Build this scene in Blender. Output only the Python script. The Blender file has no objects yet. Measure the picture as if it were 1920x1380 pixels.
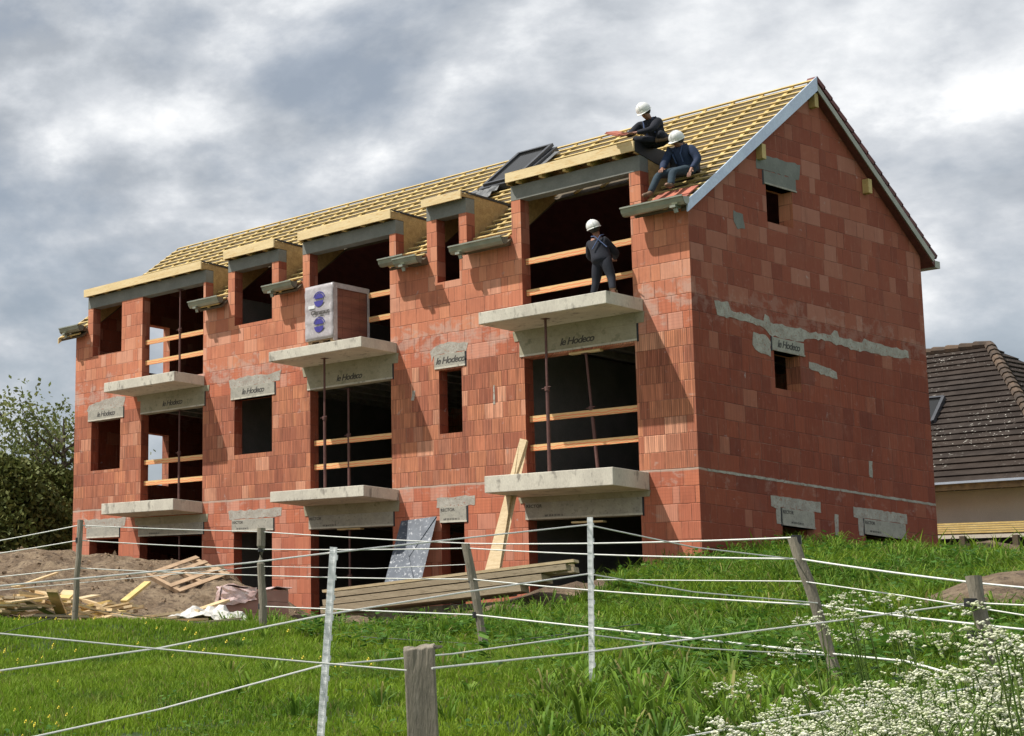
import bpy, bmesh, math, random
import numpy as np
from mathutils import Vector, Matrix
random.seed(7); rng=np.random.default_rng(7)
C=bpy.context.scene.collection
# ------------------------------------------------------------------ camera
FPX=3031.42; RX,RY,RZ=1.7283113520130509,-0.05492436024802996,1.099999724333425
CAM=Vector((17.1308549764728,-27.84696383824467,-0.8119586380832927)); PPX,PPY=-554.974,719.917
cam=bpy.data.cameras.new('camera'); co=bpy.data.objects.new('camera',cam); C.objects.link(co)
co.location=CAM; co.rotation_euler=(RX,RY,RZ)
cam.sensor_fit='HORIZONTAL'; cam.sensor_width=36; cam.lens=FPX/1920*36
cam.shift_x=(960-PPX)/1920; cam.shift_y=-(690-PPY)/1920
cam.clip_start=.1; cam.clip_end=6000
bpy.context.scene.camera=co
MR=co.rotation_euler.to_matrix()
def ray(u,v): return MR@Vector(((u-PPX)/FPX,-(v-PPY)/FPX,-1))
def un(u,v,ax,val):
    d=ray(u,v); return CAM+d*((val-CAM[ax])/d[ax])
def D(u,v,d):
    r=ray(u,v); return CAM+r*(d/math.hypot(r.x,r.y))
# ------------------------------------------------------------------ material helpers
class NT:
    def __init__(s,nt): s.nt=nt; s.l=nt.links
    def n(s,t,**k):
        o=s.nt.nodes.new(t)
        for a,b in k.items(): setattr(o,a,b)
        return o
    def inp(s,sock,v):
        if hasattr(v,'links') or isinstance(v,bpy.types.NodeSocket): s.l.new(v,sock)
        elif v is not None:
            try: sock.default_value=v
            except Exception: sock.default_value=(v,v,v)
    def m(s,op,a,b=None,c=None,clamp=False):
        o=s.n('ShaderNodeMath',operation=op); o.use_clamp=clamp
        s.inp(o.inputs[0],a)
        if b is not None: s.inp(o.inputs[1],b)
        if c is not None: s.inp(o.inputs[2],c)
        return o.outputs[0]
    def mix(s,f,a,b,bt='MIX'):
        o=s.n('ShaderNodeMix',data_type='RGBA',blend_type=bt); s.inp(o.inputs[0],f); 
        for i,x in ((6,a),(7,b)):
            if isinstance(x,tuple) and len(x)==3: x=(*x,1)
            s.inp(o.inputs[i],x)
        return o.outputs[2]
    def noise(s,vec,scale,detail=4,rough=.55,out=0,dist=0):
        o=s.n('ShaderNodeTexNoise'); s.l.new(vec,o.inputs['Vector']); o.inputs['Scale'].default_value=scale; o.inputs['Detail'].default_value=detail; o.inputs['Roughness'].default_value=rough; o.inputs['Distortion'].default_value=dist
        return o.outputs[out]
    def ramp(s,f,stops,interp='LINEAR'):
        o=s.n('ShaderNodeValToRGB'); s.l.new(f,o.inputs[0]); r=o.color_ramp; r.interpolation=interp
        while len(r.elements)<len(stops): r.elements.new(.5)
        for e,(p,c) in zip(r.elements,stops): e.position=p; e.color=(*c,1) if len(c)==3 else c
        return o.outputs[0]
    def ss(s,x,a,b):
        o=s.n('ShaderNodeMapRange',interpolation_type='SMOOTHSTEP'); s.l.new(x,o.inputs[0]); o.inputs[1].default_value=a; o.inputs[2].default_value=b
        return o.outputs[0]
    def vmap(s,vec,scale):
        o=s.n('ShaderNodeMapping'); s.l.new(vec,o.inputs[0]); o.inputs['Scale'].default_value=scale; return o.outputs[0]
def newmat(name):
    m=bpy.data.materials.new(name); m.use_nodes=True; nt=NT(m.node_tree)
    b=m.node_tree.nodes['Principled BSDF']; return m,nt,b
def simple(name,c1,c2=None,scale=4,rough=.8,bump=.3,bscale=30,metal=0,stretch=(1,1,1),c3=None,trans=0,isl=0,coord='Position',fine=.25):
    m,t,b=newmat(name); c2=c2 or tuple(x*.7 for x in c1)
    vec=t.n('ShaderNodeNewGeometry').outputs['Position'] if coord=='Position' else t.n('ShaderNodeTexCoord').outputs['Object']
    v=t.vmap(vec,stretch)
    f=t.ss(t.noise(v,scale,5,.6),.3,.7); col=t.mix(f,c1,c2)
    if c3: col=t.mix(t.ss(t.noise(v,scale*3.1,3,.6),.55,.72),col,c3)
    fn=t.noise(v,bscale,4,.65); k=t.m('ADD',t.m('MULTIPLY',fn,fine*2),1-fine)
    if isl:
        r=t.n('ShaderNodeNewGeometry').outputs['Random Per Island']; k=t.m('MULTIPLY',k,t.m('ADD',t.m('MULTIPLY',r,isl*2),1-isl))
    kk=t.n('ShaderNodeVectorMath',operation='SCALE'); t.l.new(col,kk.inputs[0]); t.l.new(k,kk.inputs['Scale'])
    t.l.new(kk.outputs[0],b.inputs['Base Color']); b.inputs['Roughness'].default_value=rough; b.inputs['Metallic'].default_value=metal
    if bump:
        bp=t.n('ShaderNodeBump'); bp.inputs['Strength'].default_value=bump; bp.inputs['Distance'].default_value=.01; t.l.new(fn,bp.inputs['Height']); t.l.new(bp.outputs[0],b.inputs['Normal'])
    if trans:
        b.inputs['Transmission Weight'].default_value=trans
    return m
def brick_material():
    m,t,b=newmat('clay_brick')
    g=t.n('ShaderNodeNewGeometry'); sp=t.n('ShaderNodeSeparateXYZ'); t.l.new(g.outputs['Position'],sp.inputs[0])
    sn=t.n('ShaderNodeSeparateXYZ'); t.l.new(g.outputs['Normal'],sn.inputs[0])
    h=t.m('ADD',t.m('ADD',sp.outputs[0],sp.outputs[1]),100.13)
    z=t.m('ADD',sp.outputs[2],31.0)
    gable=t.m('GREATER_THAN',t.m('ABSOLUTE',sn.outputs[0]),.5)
    wob=t.m('MULTIPLY',t.m('SUBTRACT',t.noise(g.outputs['Position'],2.5,2),.5),.012)
    zz=t.m('DIVIDE',t.m('ADD',z,wob),.31)
    row=t.m('FLOOR',zz); fz=t.m('FRACT',zz)
    w1=t.n('ShaderNodeTexWhiteNoise',noise_dimensions='1D'); t.l.new(row,w1.inputs['W'])
    bl=t.m('ADD',.40,t.m('MULTIPLY',gable,.20)); u=t.m('ADD',t.m('DIVIDE',h,bl),t.m('MULTIPLY',w1.outputs[0],.9))
    col=t.m('FLOOR',u); fu=t.m('FRACT',u)
    def wn(a,bb,c):
        cv=t.n('ShaderNodeCombineXYZ'); t.inp(cv.inputs[0],a); t.inp(cv.inputs[1],bb); t.inp(cv.inputs[2],c)
        w=t.n('ShaderNodeTexWhiteNoise',noise_dimensions='3D'); t.l.new(cv.outputs[0],w.inputs['Vector']); return w.outputs[0]
    r0=wn(col,row,3.3)
    split=t.m('GREATER_THAN',r0,.5)                      # some blocks are cut in two
    cut=t.m('ADD',.3,t.m('MULTIPLY',wn(col,row,9.1),.4))
    side=t.m('MULTIPLY',t.m('GREATER_THAN',fu,cut),split)
    r1=wn(col,row,t.m('ADD',side,1.7)); r2=wn(col,row,t.m('ADD',side,5.2)); r3=wn(col,row,t.m('ADD',side,8.2))
    dz=t.m('MULTIPLY',t.m('MINIMUM',fz,t.m('SUBTRACT',1,fz)),.31)
    du=t.m('MULTIPLY',t.m('MINIMUM',fu,t.m('SUBTRACT',1,fu)),bl)
    dc=t.m('ADD',t.m('MULTIPLY',t.m('ABSOLUTE',t.m('SUBTRACT',fu,cut)),bl),t.m('MULTIPLY',t.m('SUBTRACT',1,split),10))
    dd=t.m('MINIMUM',du,dc)
    jn=t.m('MULTIPLY',t.noise(g.outputs['Position'],9,3),.010)
    jz=t.m('SUBTRACT',1,t.ss(dz,.002,.011)); ju=t.m('SUBTRACT',1,t.ss(t.m('SUBTRACT',dd,jn),-.002,.004))
    joint=t.m('MAXIMUM',jz,ju)
    # storeys: 0 pinkish, 1 ribbed brown orange, 2 pale orange ; slab bands red
    zr=sp.outputs[2]
    l1=t.m('MULTIPLY',t.m('GREATER_THAN',zr,3.1),t.m('LESS_THAN',zr,5.58)); l2=t.m('GREATER_THAN',zr,6.2)
    band=t.m('ADD',t.m('MULTIPLY',t.m('GREATER_THAN',zr,5.58),t.m('LESS_THAN',zr,6.2)),t.m('MULTIPLY',t.m('GREATER_THAN',zr,2.48),t.m('LESS_THAN',zr,3.1)))
    ca=t.ramp(r1,[(0,(.40,.115,.062)),(.25,(.46,.14,.078)),(.5,(.50,.165,.09)),(.75,(.44,.13,.072)),(.93,(.55,.23,.15))])
    cb=t.ramp(r1,[(0,(.30,.095,.052)),(.2,(.37,.125,.068)),(.45,(.43,.155,.082)),(.68,(.50,.195,.098)),(.8,(.35,.115,.062)),(.95,(.58,.27,.165))])
    cc=t.ramp(r1,[(0,(.47,.16,.088)),(.25,(.54,.195,.105)),(.5,(.50,.175,.095)),(.72,(.59,.235,.125)),(.92,(.60,.28,.18))])
    cd=t.ramp(r1,[(0,(.40,.115,.062)),(.35,(.52,.165,.085)),(.7,(.46,.14,.078)),(.9,(.56,.25,.17))])
    base=t.mix(l1,ca,cb); base=t.mix(l2,base,cc); base=t.mix(band,base,cd)
    gb=t.ramp(r1,[(0,(.175,.034,.016)),(.25,(.25,.052,.022)),(.5,(.215,.043,.019)),(.7,(.28,.062,.027)),(.85,(.235,.05,.024)),(.95,(.28,.07,.033)),(.99,(.34,.115,.066))])  # red-brown gable bricks, with the shade of that side put into their colour
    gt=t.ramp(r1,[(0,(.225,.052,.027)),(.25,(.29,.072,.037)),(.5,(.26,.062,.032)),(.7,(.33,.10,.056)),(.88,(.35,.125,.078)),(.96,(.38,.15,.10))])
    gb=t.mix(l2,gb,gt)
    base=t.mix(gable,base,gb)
    # blotches and pale bloom
    n1=t.noise(t.vmap(g.outputs['Position'],(1,1,.6)),7,5,.65)
    base=t.mix(t.m('MULTIPLY',t.ss(n1,.5,.78),.25),base,t.mix(.5,base,(.58,.30,.20)))
    n2=t.noise(g.outputs['Position'],1.1,5,.6)
    base=t.mix(t.m('MULTIPLY',t.ss(n2,.5,.7),.38),base,(.27,.09,.055))
    bloomz=t.m('ADD',t.m('SUBTRACT',1,t.ss(t.m('ABSOLUTE',t.m('SUBTRACT',zr,6.12)),.05,.65)),t.m('MULTIPLY',t.m('SUBTRACT',1,t.ss(t.m('ABSOLUTE',t.m('SUBTRACT',zr,2.95)),.02,.32)),.55))
    n3=t.noise(t.vmap(g.outputs['Position'],(1,1,1.3)),3.2,6,.68,dist=.4)
    sm=t.ss(t.m('ADD',n3,t.m('MULTIPLY',bloomz,.17)),.60,.74)
    base=t.mix(t.m('MULTIPLY',t.m('MULTIPLY',sm,t.m('SUBTRACT',1,t.m('MULTIPLY',gable,.6))),.55),base,(.50,.36,.30))
    n7=t.noise(t.vmap(g.outputs['Position'],(1,1,.35)),2.4,5,.65); base=t.mix(t.m('MULTIPLY',t.ss(n7,.56,.72),.38),base,(.17,.055,.036))
    n8=t.noise(g.outputs['Position'],5.5,4,.6,dist=.6); base=t.mix(t.m('MULTIPLY',t.m('MULTIPLY',t.ss(n8,.66,.72),t.ss(n3,.45,.6)),.55),base,(.42,.36,.35))
    # vertical pale run marks on the ribbed storeys
    n4=t.noise(t.vmap(g.outputs['Position'],(9,9,.7)),1.6,4,.6)
    base=t.mix(t.m('MULTIPLY',t.ss(n4,.60,.75),.22),base,(.58,.34,.23))
    sv=t.n('ShaderNodeCombineXYZ'); t.l.new(t.m('MULTIPLY',h,34),sv.inputs[0]); t.l.new(t.m('MULTIPLY',row,7.7),sv.inputs[1]); t.l.new(t.m('MULTIPLY',z,1.2),sv.inputs[2])
    stk=t.noise(sv.outputs[0],1.0,2,.6)
    sk=t.m('ADD',1,t.m('MULTIPLY',t.m('SUBTRACT',stk,.5),t.m('MULTIPLY',t.m('ADD',.55,t.m('MULTIPLY',l1,1.2)),t.m('SUBTRACT',1,t.m('MULTIPLY',gable,.6)))))
    ks=t.n('ShaderNodeVectorMath',operation='SCALE'); t.l.new(base,ks.inputs[0]); t.l.new(sk,ks.inputs['Scale']); base=ks.outputs[0]
    rib=t.m('SINE',t.m('MULTIPLY',h,2*math.pi/.036))
    rows=t.m('SINE',t.m('MULTIPLY',z,2*math.pi/.06))
    ribm=t.m('MULTIPLY',t.m('SUBTRACT',1,gable),t.m('ADD',t.m('MULTIPLY',l1,t.m('GREATER_THAN',r2,.22)),t.m('MULTIPLY',t.m('LESS_THAN',zr,2.5),t.m('MULTIPLY',t.m('GREATER_THAN',r2,.4),.5))))
    ribd=t.m('MULTIPLY',t.ss(rib,.55,.95),ribm)
    pro=t.m('MULTIPLY',t.m('MULTIPLY',t.ss(rows,.6,.95),band),.6)
    base=t.mix(t.m('MULTIPLY',ribd,.55),base,(.14,.045,.026))
    base=t.mix(t.m('MULTIPLY',pro,.22),base,(.15,.045,.03))
    jd=t.m('MULTIPLY',t.m('MULTIPLY',joint,t.m('ADD',.12,t.m('MULTIPLY',r3,.75))),t.ss(t.noise(g.outputs['Position'],5,3),.25,.6))
    jc=t.mix(t.ss(t.noise(g.outputs['Position'],1.7,3),.5,.62),(.10,.035,.022),(.30,.16,.11))
    base=t.mix(jd,base,jc)
    # floor-line mortar
    fl=t.m('ABSOLUTE',t.m('SUBTRACT',t.m('ADD',zr,t.m('MULTIPLY',wob,4)),3.085))
    base=t.mix(t.m('MULTIPLY',t.m('SUBTRACT',1,t.ss(fl,.012,.03)),.7),base,(.40,.34,.28))
    t.l.new(base,b.inputs['Base Color']); b.inputs['Roughness'].default_value=.9
    hh=t.m('SUBTRACT',t.m('ADD',t.m('MULTIPLY',n1,.25),t.m('MULTIPLY',r2,.25)),t.m('ADD',t.m('MULTIPLY',joint,1.0),t.m('MULTIPLY',ribd,.4)))
    bp=t.n('ShaderNodeBump'); bp.inputs['Strength'].default_value=.8; bp.inputs['Distance'].default_value=.006; t.l.new(hh,bp.inputs['Height']); t.l.new(bp.outputs[0],b.inputs['Normal'])
    return m
M={}
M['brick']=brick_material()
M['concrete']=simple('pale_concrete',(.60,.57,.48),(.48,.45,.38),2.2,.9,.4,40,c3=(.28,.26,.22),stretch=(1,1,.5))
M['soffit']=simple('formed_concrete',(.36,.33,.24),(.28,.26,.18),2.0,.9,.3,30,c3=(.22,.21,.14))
M['lintel']=simple('precast_concrete',(.40,.38,.32),(.31,.30,.26),6,.95,.6,60,c3=(.24,.23,.20))
M['beam']=simple('grey_concrete_beam',(.215,.22,.20),(.17,.175,.16),3,.9,.3,30)
M['mortar']=simple('smeared_mortar',(.44,.42,.37),(.31,.28,.24),5,.95,.9,30,c3=(.31,.17,.12),fine=.4)
M['slab']=simple('slab_concrete',(.20,.19,.18),(.15,.15,.14),2,.9,.3,30)
M['fir']=simple('fresh_fir',(.78,.62,.35),(.68,.52,.27),3,.7,.2,25,stretch=(.6,1,4),c3=(.62,.40,.16))
M['batten']=simple('roofing_batten_wood',(.58,.43,.17),(.43,.315,.12),2.5,.7,.2,25,isl=.2,c3=(.44,.29,.11))
M['osb']=simple('chipboard_panel',(.46,.31,.13),(.33,.21,.085),9,.8,.4,60,c3=(.25,.15,.06))
M['underlay']=simple('roof_underlay',(.11,.085,.05),(.07,.052,.032),2.5,.8,.2,20)
M['zinc']=simple('weathered_zinc',(.34,.35,.28),(.25,.27,.22),5,.45,.1,20,metal=.55)
M['zinc_blue']=simple('verge_zinc',(.52,.61,.72),(.45,.53,.65),3,.4,.05,20,metal=.4)
M['tile']=simple('clay_roof_tile',(.42,.14,.085),(.30,.09,.06),4,.8,.3,30,isl=.25)
M['tile_dark']=simple('dark_red_tile',(.16,.045,.04),(.11,.03,.03),5,.7,.3,30,isl=.25)
M['black']=simple('black_membrane',(.015,.017,.024),(.01,.011,.016),4,.6,.1,20)
M['frame']=simple('anthracite_frame',(.035,.038,.045),(.05,.052,.06),4,.4,.05,20)
M['lead']=simple('grey_flashing',(.16,.165,.17),(.10,.105,.11),8,.5,.5,20)
M['rust']=simple('rusty_steel',(.13,.055,.045),(.085,.035,.03),14,.7,.2,40)
M['guard']=None
M['plank']=simple('weathered_plank',(.42,.34,.23),(.33,.26,.17),3,.85,.3,25,stretch=(1,1,6),c3=(.22,.17,.11))
M['newplank']=simple('pale_plank',(.60,.48,.30),(.50,.38,.22),4,.8,.3,25,stretch=(2,2,6))
M['scrap']=simple('scrap_wood',(.60,.45,.25),(.46,.32,.17),3,.85,.3,25,isl=.35)
M['yellow_board']=simple('yellow_board',(.64,.48,.19),(.55,.39,.13),5,.7,.2,25)
M['palletwood']=simple('pallet_wood',(.42,.29,.18),(.30,.20,.12),5,.85,.3,25,isl=.3)
M['plywood']=simple('film_faced_plywood',(.10,.12,.15),(.06,.075,.10),5,.5,.1,20,c3=(.42,.44,.47))
M['post']=simple('weathered_post',(.27,.235,.18),(.17,.15,.115),3,.9,.6,45,stretch=(3,3,.5),c3=(.30,.27,.22),fine=.4)
M['whiteplastic']=simple('white_plastic',(.82,.83,.82),(.70,.71,.70),9,.5,.2,30)
M['rope']=simple('white_fence_rope',(.78,.78,.74),(.62,.62,.58),30,.7,0)
M['darkrope']=simple('dark_wire',(.05,.06,.05),(.04,.045,.04),30,.6,0)
M['insulator']=simple('black_insulator',(.02,.02,.02),None,5,.4,0)
M['film']=simple('shrink_film',(.46,.43,.44),(.36,.33,.34),5,.3,.5,14,c3=(.54,.52,.52))
M['packbrick']=simple('packed_brick',(.22,.085,.06),(.15,.06,.045),3,.45,.2,20,stretch=(.4,.4,3.5))
M['pinkfilm']=simple('pink_film',(.66,.50,.48),(.56,.36,.33),6,.3,.6,14,c3=(.75,.68,.66))
M['whitesheet']=simple('white_plastic_sheet',(.66,.64,.60),(.50,.48,.44),6,.35,.6,12)
M['blue']=simple('blue_print',(.055,.045,.30),(.04,.035,.24),9,.5,0)
M['ink']=simple('dark_print',(.055,.05,.045),(.09,.085,.08),40,.9,0)
M['house_wall']=simple('beige_render',(.64,.58,.48),(.58,.52,.43),1.2,.95,.3,60)
M['fascia_old']=simple('old_fascia',(.34,.25,.14),(.18,.13,.08),7,.9,.3,30)
M['skin']=simple('skin',(.30,.15,.10),(.26,.12,.08),8,.6,0)
M['hair']=simple('hair',(.03,.022,.016),None,8,.8,0)
M['helmet']=simple('white_helmet',(.80,.80,.78),(.76,.76,.74),5,.35,0)
M['navy']=simple('navy_workwear',(.009,.011,.021),(.006,.008,.015),9,.9,.5,40)
M['navy2']=simple('blue_jacket',(.018,.035,.085),(.012,.024,.06),9,.85,.5,40)
M['denim']=simple('dark_denim',(.03,.055,.075),(.018,.034,.05),9,.9,.5,40)
M['strap']=simple('harness_strap',(.045,.08,.18),(.035,.06,.14),9,.7,0)
M['boot']=simple('work_boot',(.16,.10,.06),(.09,.06,.04),9,.8,.2,40)
M['bark']=simple('bark',(.11,.085,.06),(.06,.05,.035),6,.95,.6,20)
def leafmat(name,a,b_,c,sc=.8,trans=.35,patchy=False):
    m,t,b=newmat(name); g=t.n('ShaderNodeNewGeometry')
    r=g.outputs['Random Per Island']; n=t.noise(g.outputs['Position'],sc,3,.6)
    col=t.mix(t.ss(n,.35,.65),a,b_); col=t.mix(t.m('MULTIPLY',t.ss(r,.55,1),.7),col,c)
    if patchy:
        n5=t.noise(g.outputs['Position'],.9,5,.65); col=t.mix(t.m('MULTIPLY',t.ss(n5,.52,.70),.75),col,(.045,.11,.018)); n6=t.noise(t.vmap(g.outputs['Position'],(1,1,1)),2.6,4,.65); col=t.mix(t.m('MULTIPLY',t.ss(n6,.55,.72),.6),col,(.21,.25,.05)); col=t.mix(t.m('MULTIPLY',t.m('GREATER_THAN',r,.93),.7),col,(.26,.21,.09))
    br=t.m('ADD',.72,t.m('MULTIPLY',t.m('FRACT',t.m('MULTIPLY',r,17.3)),.56)); k=t.n('ShaderNodeVectorMath',operation='SCALE'); t.l.new(col,k.inputs[0]); t.l.new(br,k.inputs['Scale'])
    t.l.new(k.outputs[0],b.inputs['Base Color']); b.inputs['Roughness'].default_value=.6; b.inputs['Specular IOR Level'].default_value=.18
    tr=t.n('ShaderNodeBsdfTranslucent'); t.l.new(k.outputs[0],tr.inputs[0]); mx=t.n('ShaderNodeMixShader'); mx.inputs[0].default_value=trans
    t.l.new(b.outputs[0],mx.inputs[1]); t.l.new(tr.outputs[0],mx.inputs[2]); out=[x for x in m.node_tree.nodes if x.type=='OUTPUT_MATERIAL'][0]
    t.l.new(mx.outputs[0],out.inputs[0]); return m
M['grass']=leafmat('meadow_grass',(.205,.315,.022),(.14,.25,.018),(.30,.39,.05),.7,.38,True)
M['rankgrass']=leafmat('rank_bank_grass',(.125,.225,.022),(.08,.165,.018),(.22,.30,.045),.6,.33,True)
M['weed']=leafmat('weed_leaf',(.05,.13,.02),(.075,.17,.022),(.13,.23,.04),.9)
M['treeleaf']=leafmat('spring_leaf',(.14,.17,.05),(.10,.13,.045),(.24,.24,.09),.4)
M['conifer']=leafmat('dark_needle',(.095,.12,.03),(.12,.14,.04),(.19,.19,.06),.5,.15)
M['petal']=leafmat('cream_petal',(.84,.84,.68),(.72,.76,.50),(.86,.86,.78),6,.3)
M['yellow']=simple('yellow_petal',(.70,.58,.03),None,20,.7,0)
M['stem']=leafmat('flower_stem',(.15,.24,.05),(.17,.27,.06),(.26,.33,.10),3)
def guard_mat():
    m,t,b=newmat('orange_marked_board'); c=t.n('ShaderNodeTexCoord').outputs['Object']
    s=t.n('ShaderNodeSeparateXYZ'); t.l.new(c,s.inputs[0])
    wv=t.m('ADD',s.outputs[2],t.m('MULTIPLY',t.m('SUBTRACT',t.noise(t.vmap(c,(3,1,1)),1.3,2),.5),.12))
    line=t.m('SUBTRACT',1,t.ss(t.m('ABSOLUTE',wv),.006,.016))
    line2=t.m('SUBTRACT',1,t.ss(t.m('ABSOLUTE',t.m('SUBTRACT',wv,-.045)),.004,.014))
    n=t.noise(t.vmap(c,(1,1,8)),3,4)
    col=t.mix(n,(.62,.36,.14),(.74,.50,.24)); col=t.mix(t.m('MULTIPLY',t.m('MAXIMUM',line,line2),.75),col,(.70,.13,.05))
    t.l.new(col,b.inputs['Base Color']); b.inputs['Roughness'].default_value=.75; return m
M['guard']=guard_mat()
def glass_mat():
    m,t,b=newmat('window_glass'); b.inputs['Base Color'].default_value=(.015,.015,.015,1); b.inputs['Roughness'].default_value=.15; b.inputs['Specular IOR Level'].default_value=.12; return m
M['glass']=glass_mat()
def oldroof_mat():
    m,t,b=newmat('old_brown_tiles'); g=t.n('ShaderNodeNewGeometry'); n=t.noise(g.outputs['Position'],3,4); r=g.outputs['Random Per Island']
    col=t.mix(t.ss(n,.35,.65),(.032,.026,.023),(.05,.041,.036)); sp=t.noise(t.vmap(g.outputs['Position'],(1,1,1.6)),14,2,.5)
    big=t.ss(t.noise(g.outputs['Position'],.5,2),.4,.62)
    col=t.mix(t.m('MULTIPLY',t.ss(sp,.66,.70),big),col,(.62,.60,.54)); col=t.mix(t.m('MULTIPLY',r,.3),col,(.05,.035,.026))
    t.l.new(col,b.inputs['Base Color']); b.inputs['Roughness'].default_value=.95; b.inputs['Specular IOR Level'].default_value=.1; return m
M['oldroof']=oldroof_mat()
# ------------------------------------------------------------------ mesh helpers
class MB:
    def __init__(s): s.v=[]; s.f=[]
    def add(s,vs,fs):
        o=len(s.v); s.v+= [tuple(x) for x in vs]; s.f+=[tuple(i+o for i in f) for f in fs]; return s
    def hexa(s,p): return s.add(p,[(0,3,2,1),(4,5,6,7),(0,1,5,4),(1,2,6,5),(2,3,7,6),(3,0,4,7)])
    def box(s,x0,x1,y0,y1,z0,z1): return s.hexa([(x0,y0,z0),(x1,y0,z0),(x1,y1,z0),(x0,y1,z0),(x0,y0,z1),(x1,y0,z1),(x1,y1,z1),(x0,y1,z1)])
    def bar(s,a,b,w,h,up=(0,0,1)):        # rectangular bar from a to b, width w (sideways), height h (along up)
        a=Vector(a);b=Vector(b);d=(b-a).normalized(); up=Vector(up); sd=d.cross(up)
        if sd.length<1e-4: sd=d.cross(Vector((0,1,0)))
        sd.normalize(); u=sd.cross(d).normalized(); sd*=w/2; u=u*h/2
        return s.hexa([a-sd-u,b-sd-u,b+sd-u,a+sd-u,a-sd+u,b-sd+u,b+sd+u,a+sd+u])
    def prism(s,pts,off):                 # polygon pts (3D) extruded by off
        n=len(pts); off=Vector(off); p=[Vector(q) for q in pts]; vs=p+[q+off for q in p]
        return s.add(vs,[tuple(range(n))[::-1],tuple(range(n,2*n))]+[(i,(i+1)%n,(i+1)%n+n,i+n) for i in range(n)])
    def tube(s,pts,r,n=8,cap=True):
        pts=[Vector(p) for p in pts]; rs=r if isinstance(r,(list,tuple)) else [r]*len(pts); vs=[];fs=[]
        for i,p in enumerate(pts):
            d=(pts[min(i+1,len(pts)-1)]-pts[max(i-1,0)]).normalized(); a=d.cross(Vector((0,0,1)))
            if a.length<1e-3: a=Vector((1,0,0))
            a.normalize(); b=d.cross(a)
            for k in range(n): 
                t=2*math.pi*k/n; vs.append(p+(a*math.cos(t)+b*math.sin(t))*rs[i])
        for i in range(len(pts)-1):
            for k in range(n): fs.append((i*n+k,i*n+(k+1)%n,(i+1)*n+(k+1)%n,(i+1)*n+k))
        if cap: fs.append(tuple(range(n))[::-1]); fs.append(tuple(range((len(pts)-1)*n,len(pts)*n)))
        return s.add(vs,fs)
    def build(s,name,mat,parent=None,bevel=0,smooth=False,fix=True,**tags):
        off=Vector(parent['_loc']) if parent is not None and '_loc' in parent else Vector((0,0,0))
        me=bpy.data.meshes.new(name)
        base=Vector((0,0,0))
        if parent is None and s.v:      # origin at the thing's base centre
            xs=[v[0] for v in s.v];ys=[v[1] for v in s.v];zs=[v[2] for v in s.v]
            base=Vector(((min(xs)+max(xs))/2,(min(ys)+max(ys))/2,min(zs)))
        elif parent is not None and tags.get('center'):
            xs=[v[0] for v in s.v];ys=[v[1] for v in s.v];zs=[v[2] for v in s.v]
            base=Vector(((min(xs)+max(xs))/2,(min(ys)+max(ys))/2,(min(zs)+max(zs))/2))-off
        o=bpy.data.objects.new(name,me); C.objects.link(o); o.location=base
        t=off+base
        me.from_pydata([(v[0]-t.x,v[1]-t.y,v[2]-t.z) for v in s.v],[],s.f)
        if fix:
            bm=bmesh.new(); bm.from_mesh(me); bmesh.ops.recalc_face_normals(bm,faces=bm.faces); bm.to_mesh(me); bm.free()
        me.materials.append(mat)
        if smooth: me.polygons.foreach_set('use_smooth',[True]*len(me.polygons))
        if bevel:
            b=o.modifiers.new('bevel','BEVEL'); b.width=bevel; b.segments=2; b.limit_method='ANGLE'
        o['_loc']=tuple(t)
        if parent is not None: o.parent=parent
        return o
def tag(o,label=None,cat=None,group=None,kind=None):
    if label: o['label']=label
    if cat: o['category']=cat
    if group: o['group']=group
    if kind: o['kind']=kind
    return o
def thing(name,label,cat,loc,group=None):
    o=bpy.data.objects.new(name,None); C.objects.link(o); o.location=loc; o['_loc']=tuple(loc); o.empty_display_size=.2
    return tag(o,label,cat,group)
def big(name,verts,faces,mat,smooth=False):
    me=bpy.data.meshes.new(name); o=bpy.data.objects.new(name,me); C.objects.link(o)
    verts=np.asarray(verts,np.float32); faces=np.asarray(faces,np.int32); k=faces.shape[1]
    me.vertices.add(len(verts)); me.vertices.foreach_set('co',verts.ravel()); me.loops.add(faces.size); me.loops.foreach_set('vertex_index',faces.ravel())
    me.polygons.add(len(faces)); me.polygons.foreach_set('loop_start',np.arange(0,faces.size,k,dtype=np.int32)); me.polygons.foreach_set('loop_total',np.full(len(faces),k,np.int32))
    me.update(calc_edges=True); me.materials.append(mat)
    if smooth: me.polygons.foreach_set('use_smooth',[True]*len(faces))
    return o
def text(s,size,mat,origin,xdir,updir,parent,name='lettering',thick=.002,italic=False,spacing=1.0):
    cu=bpy.data.curves.new('txt','FONT'); cu.body=s; cu.size=size; cu.extrude=thick; cu.align_x='CENTER'; cu.align_y='CENTER'; cu.resolution_u=3; cu.space_character=spacing
    if italic: cu.shear=.3
    cu.offset=size*.02
    o=bpy.data.objects.new('txt',cu); C.objects.link(o); dg=bpy.context.evaluated_depsgraph_get(); me=bpy.data.meshes.new_from_object(o.evaluated_get(dg)); bpy.data.objects.remove(o)
    x=Vector(xdir).normalized(); y=Vector(updir).normalized(); z=x.cross(y); og=Vector(origin)-Vector(parent['_loc'])
    R=Matrix((x,y,z)).transposed().to_4x4(); me.transform(Matrix.Translation(og)@R)
    me.materials.clear(); me.materials.append(mat)
    ob=bpy.data.objects.new(name,me); C.objects.link(ob); ob.parent=parent; ob['_loc']=parent['_loc']; return ob
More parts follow.
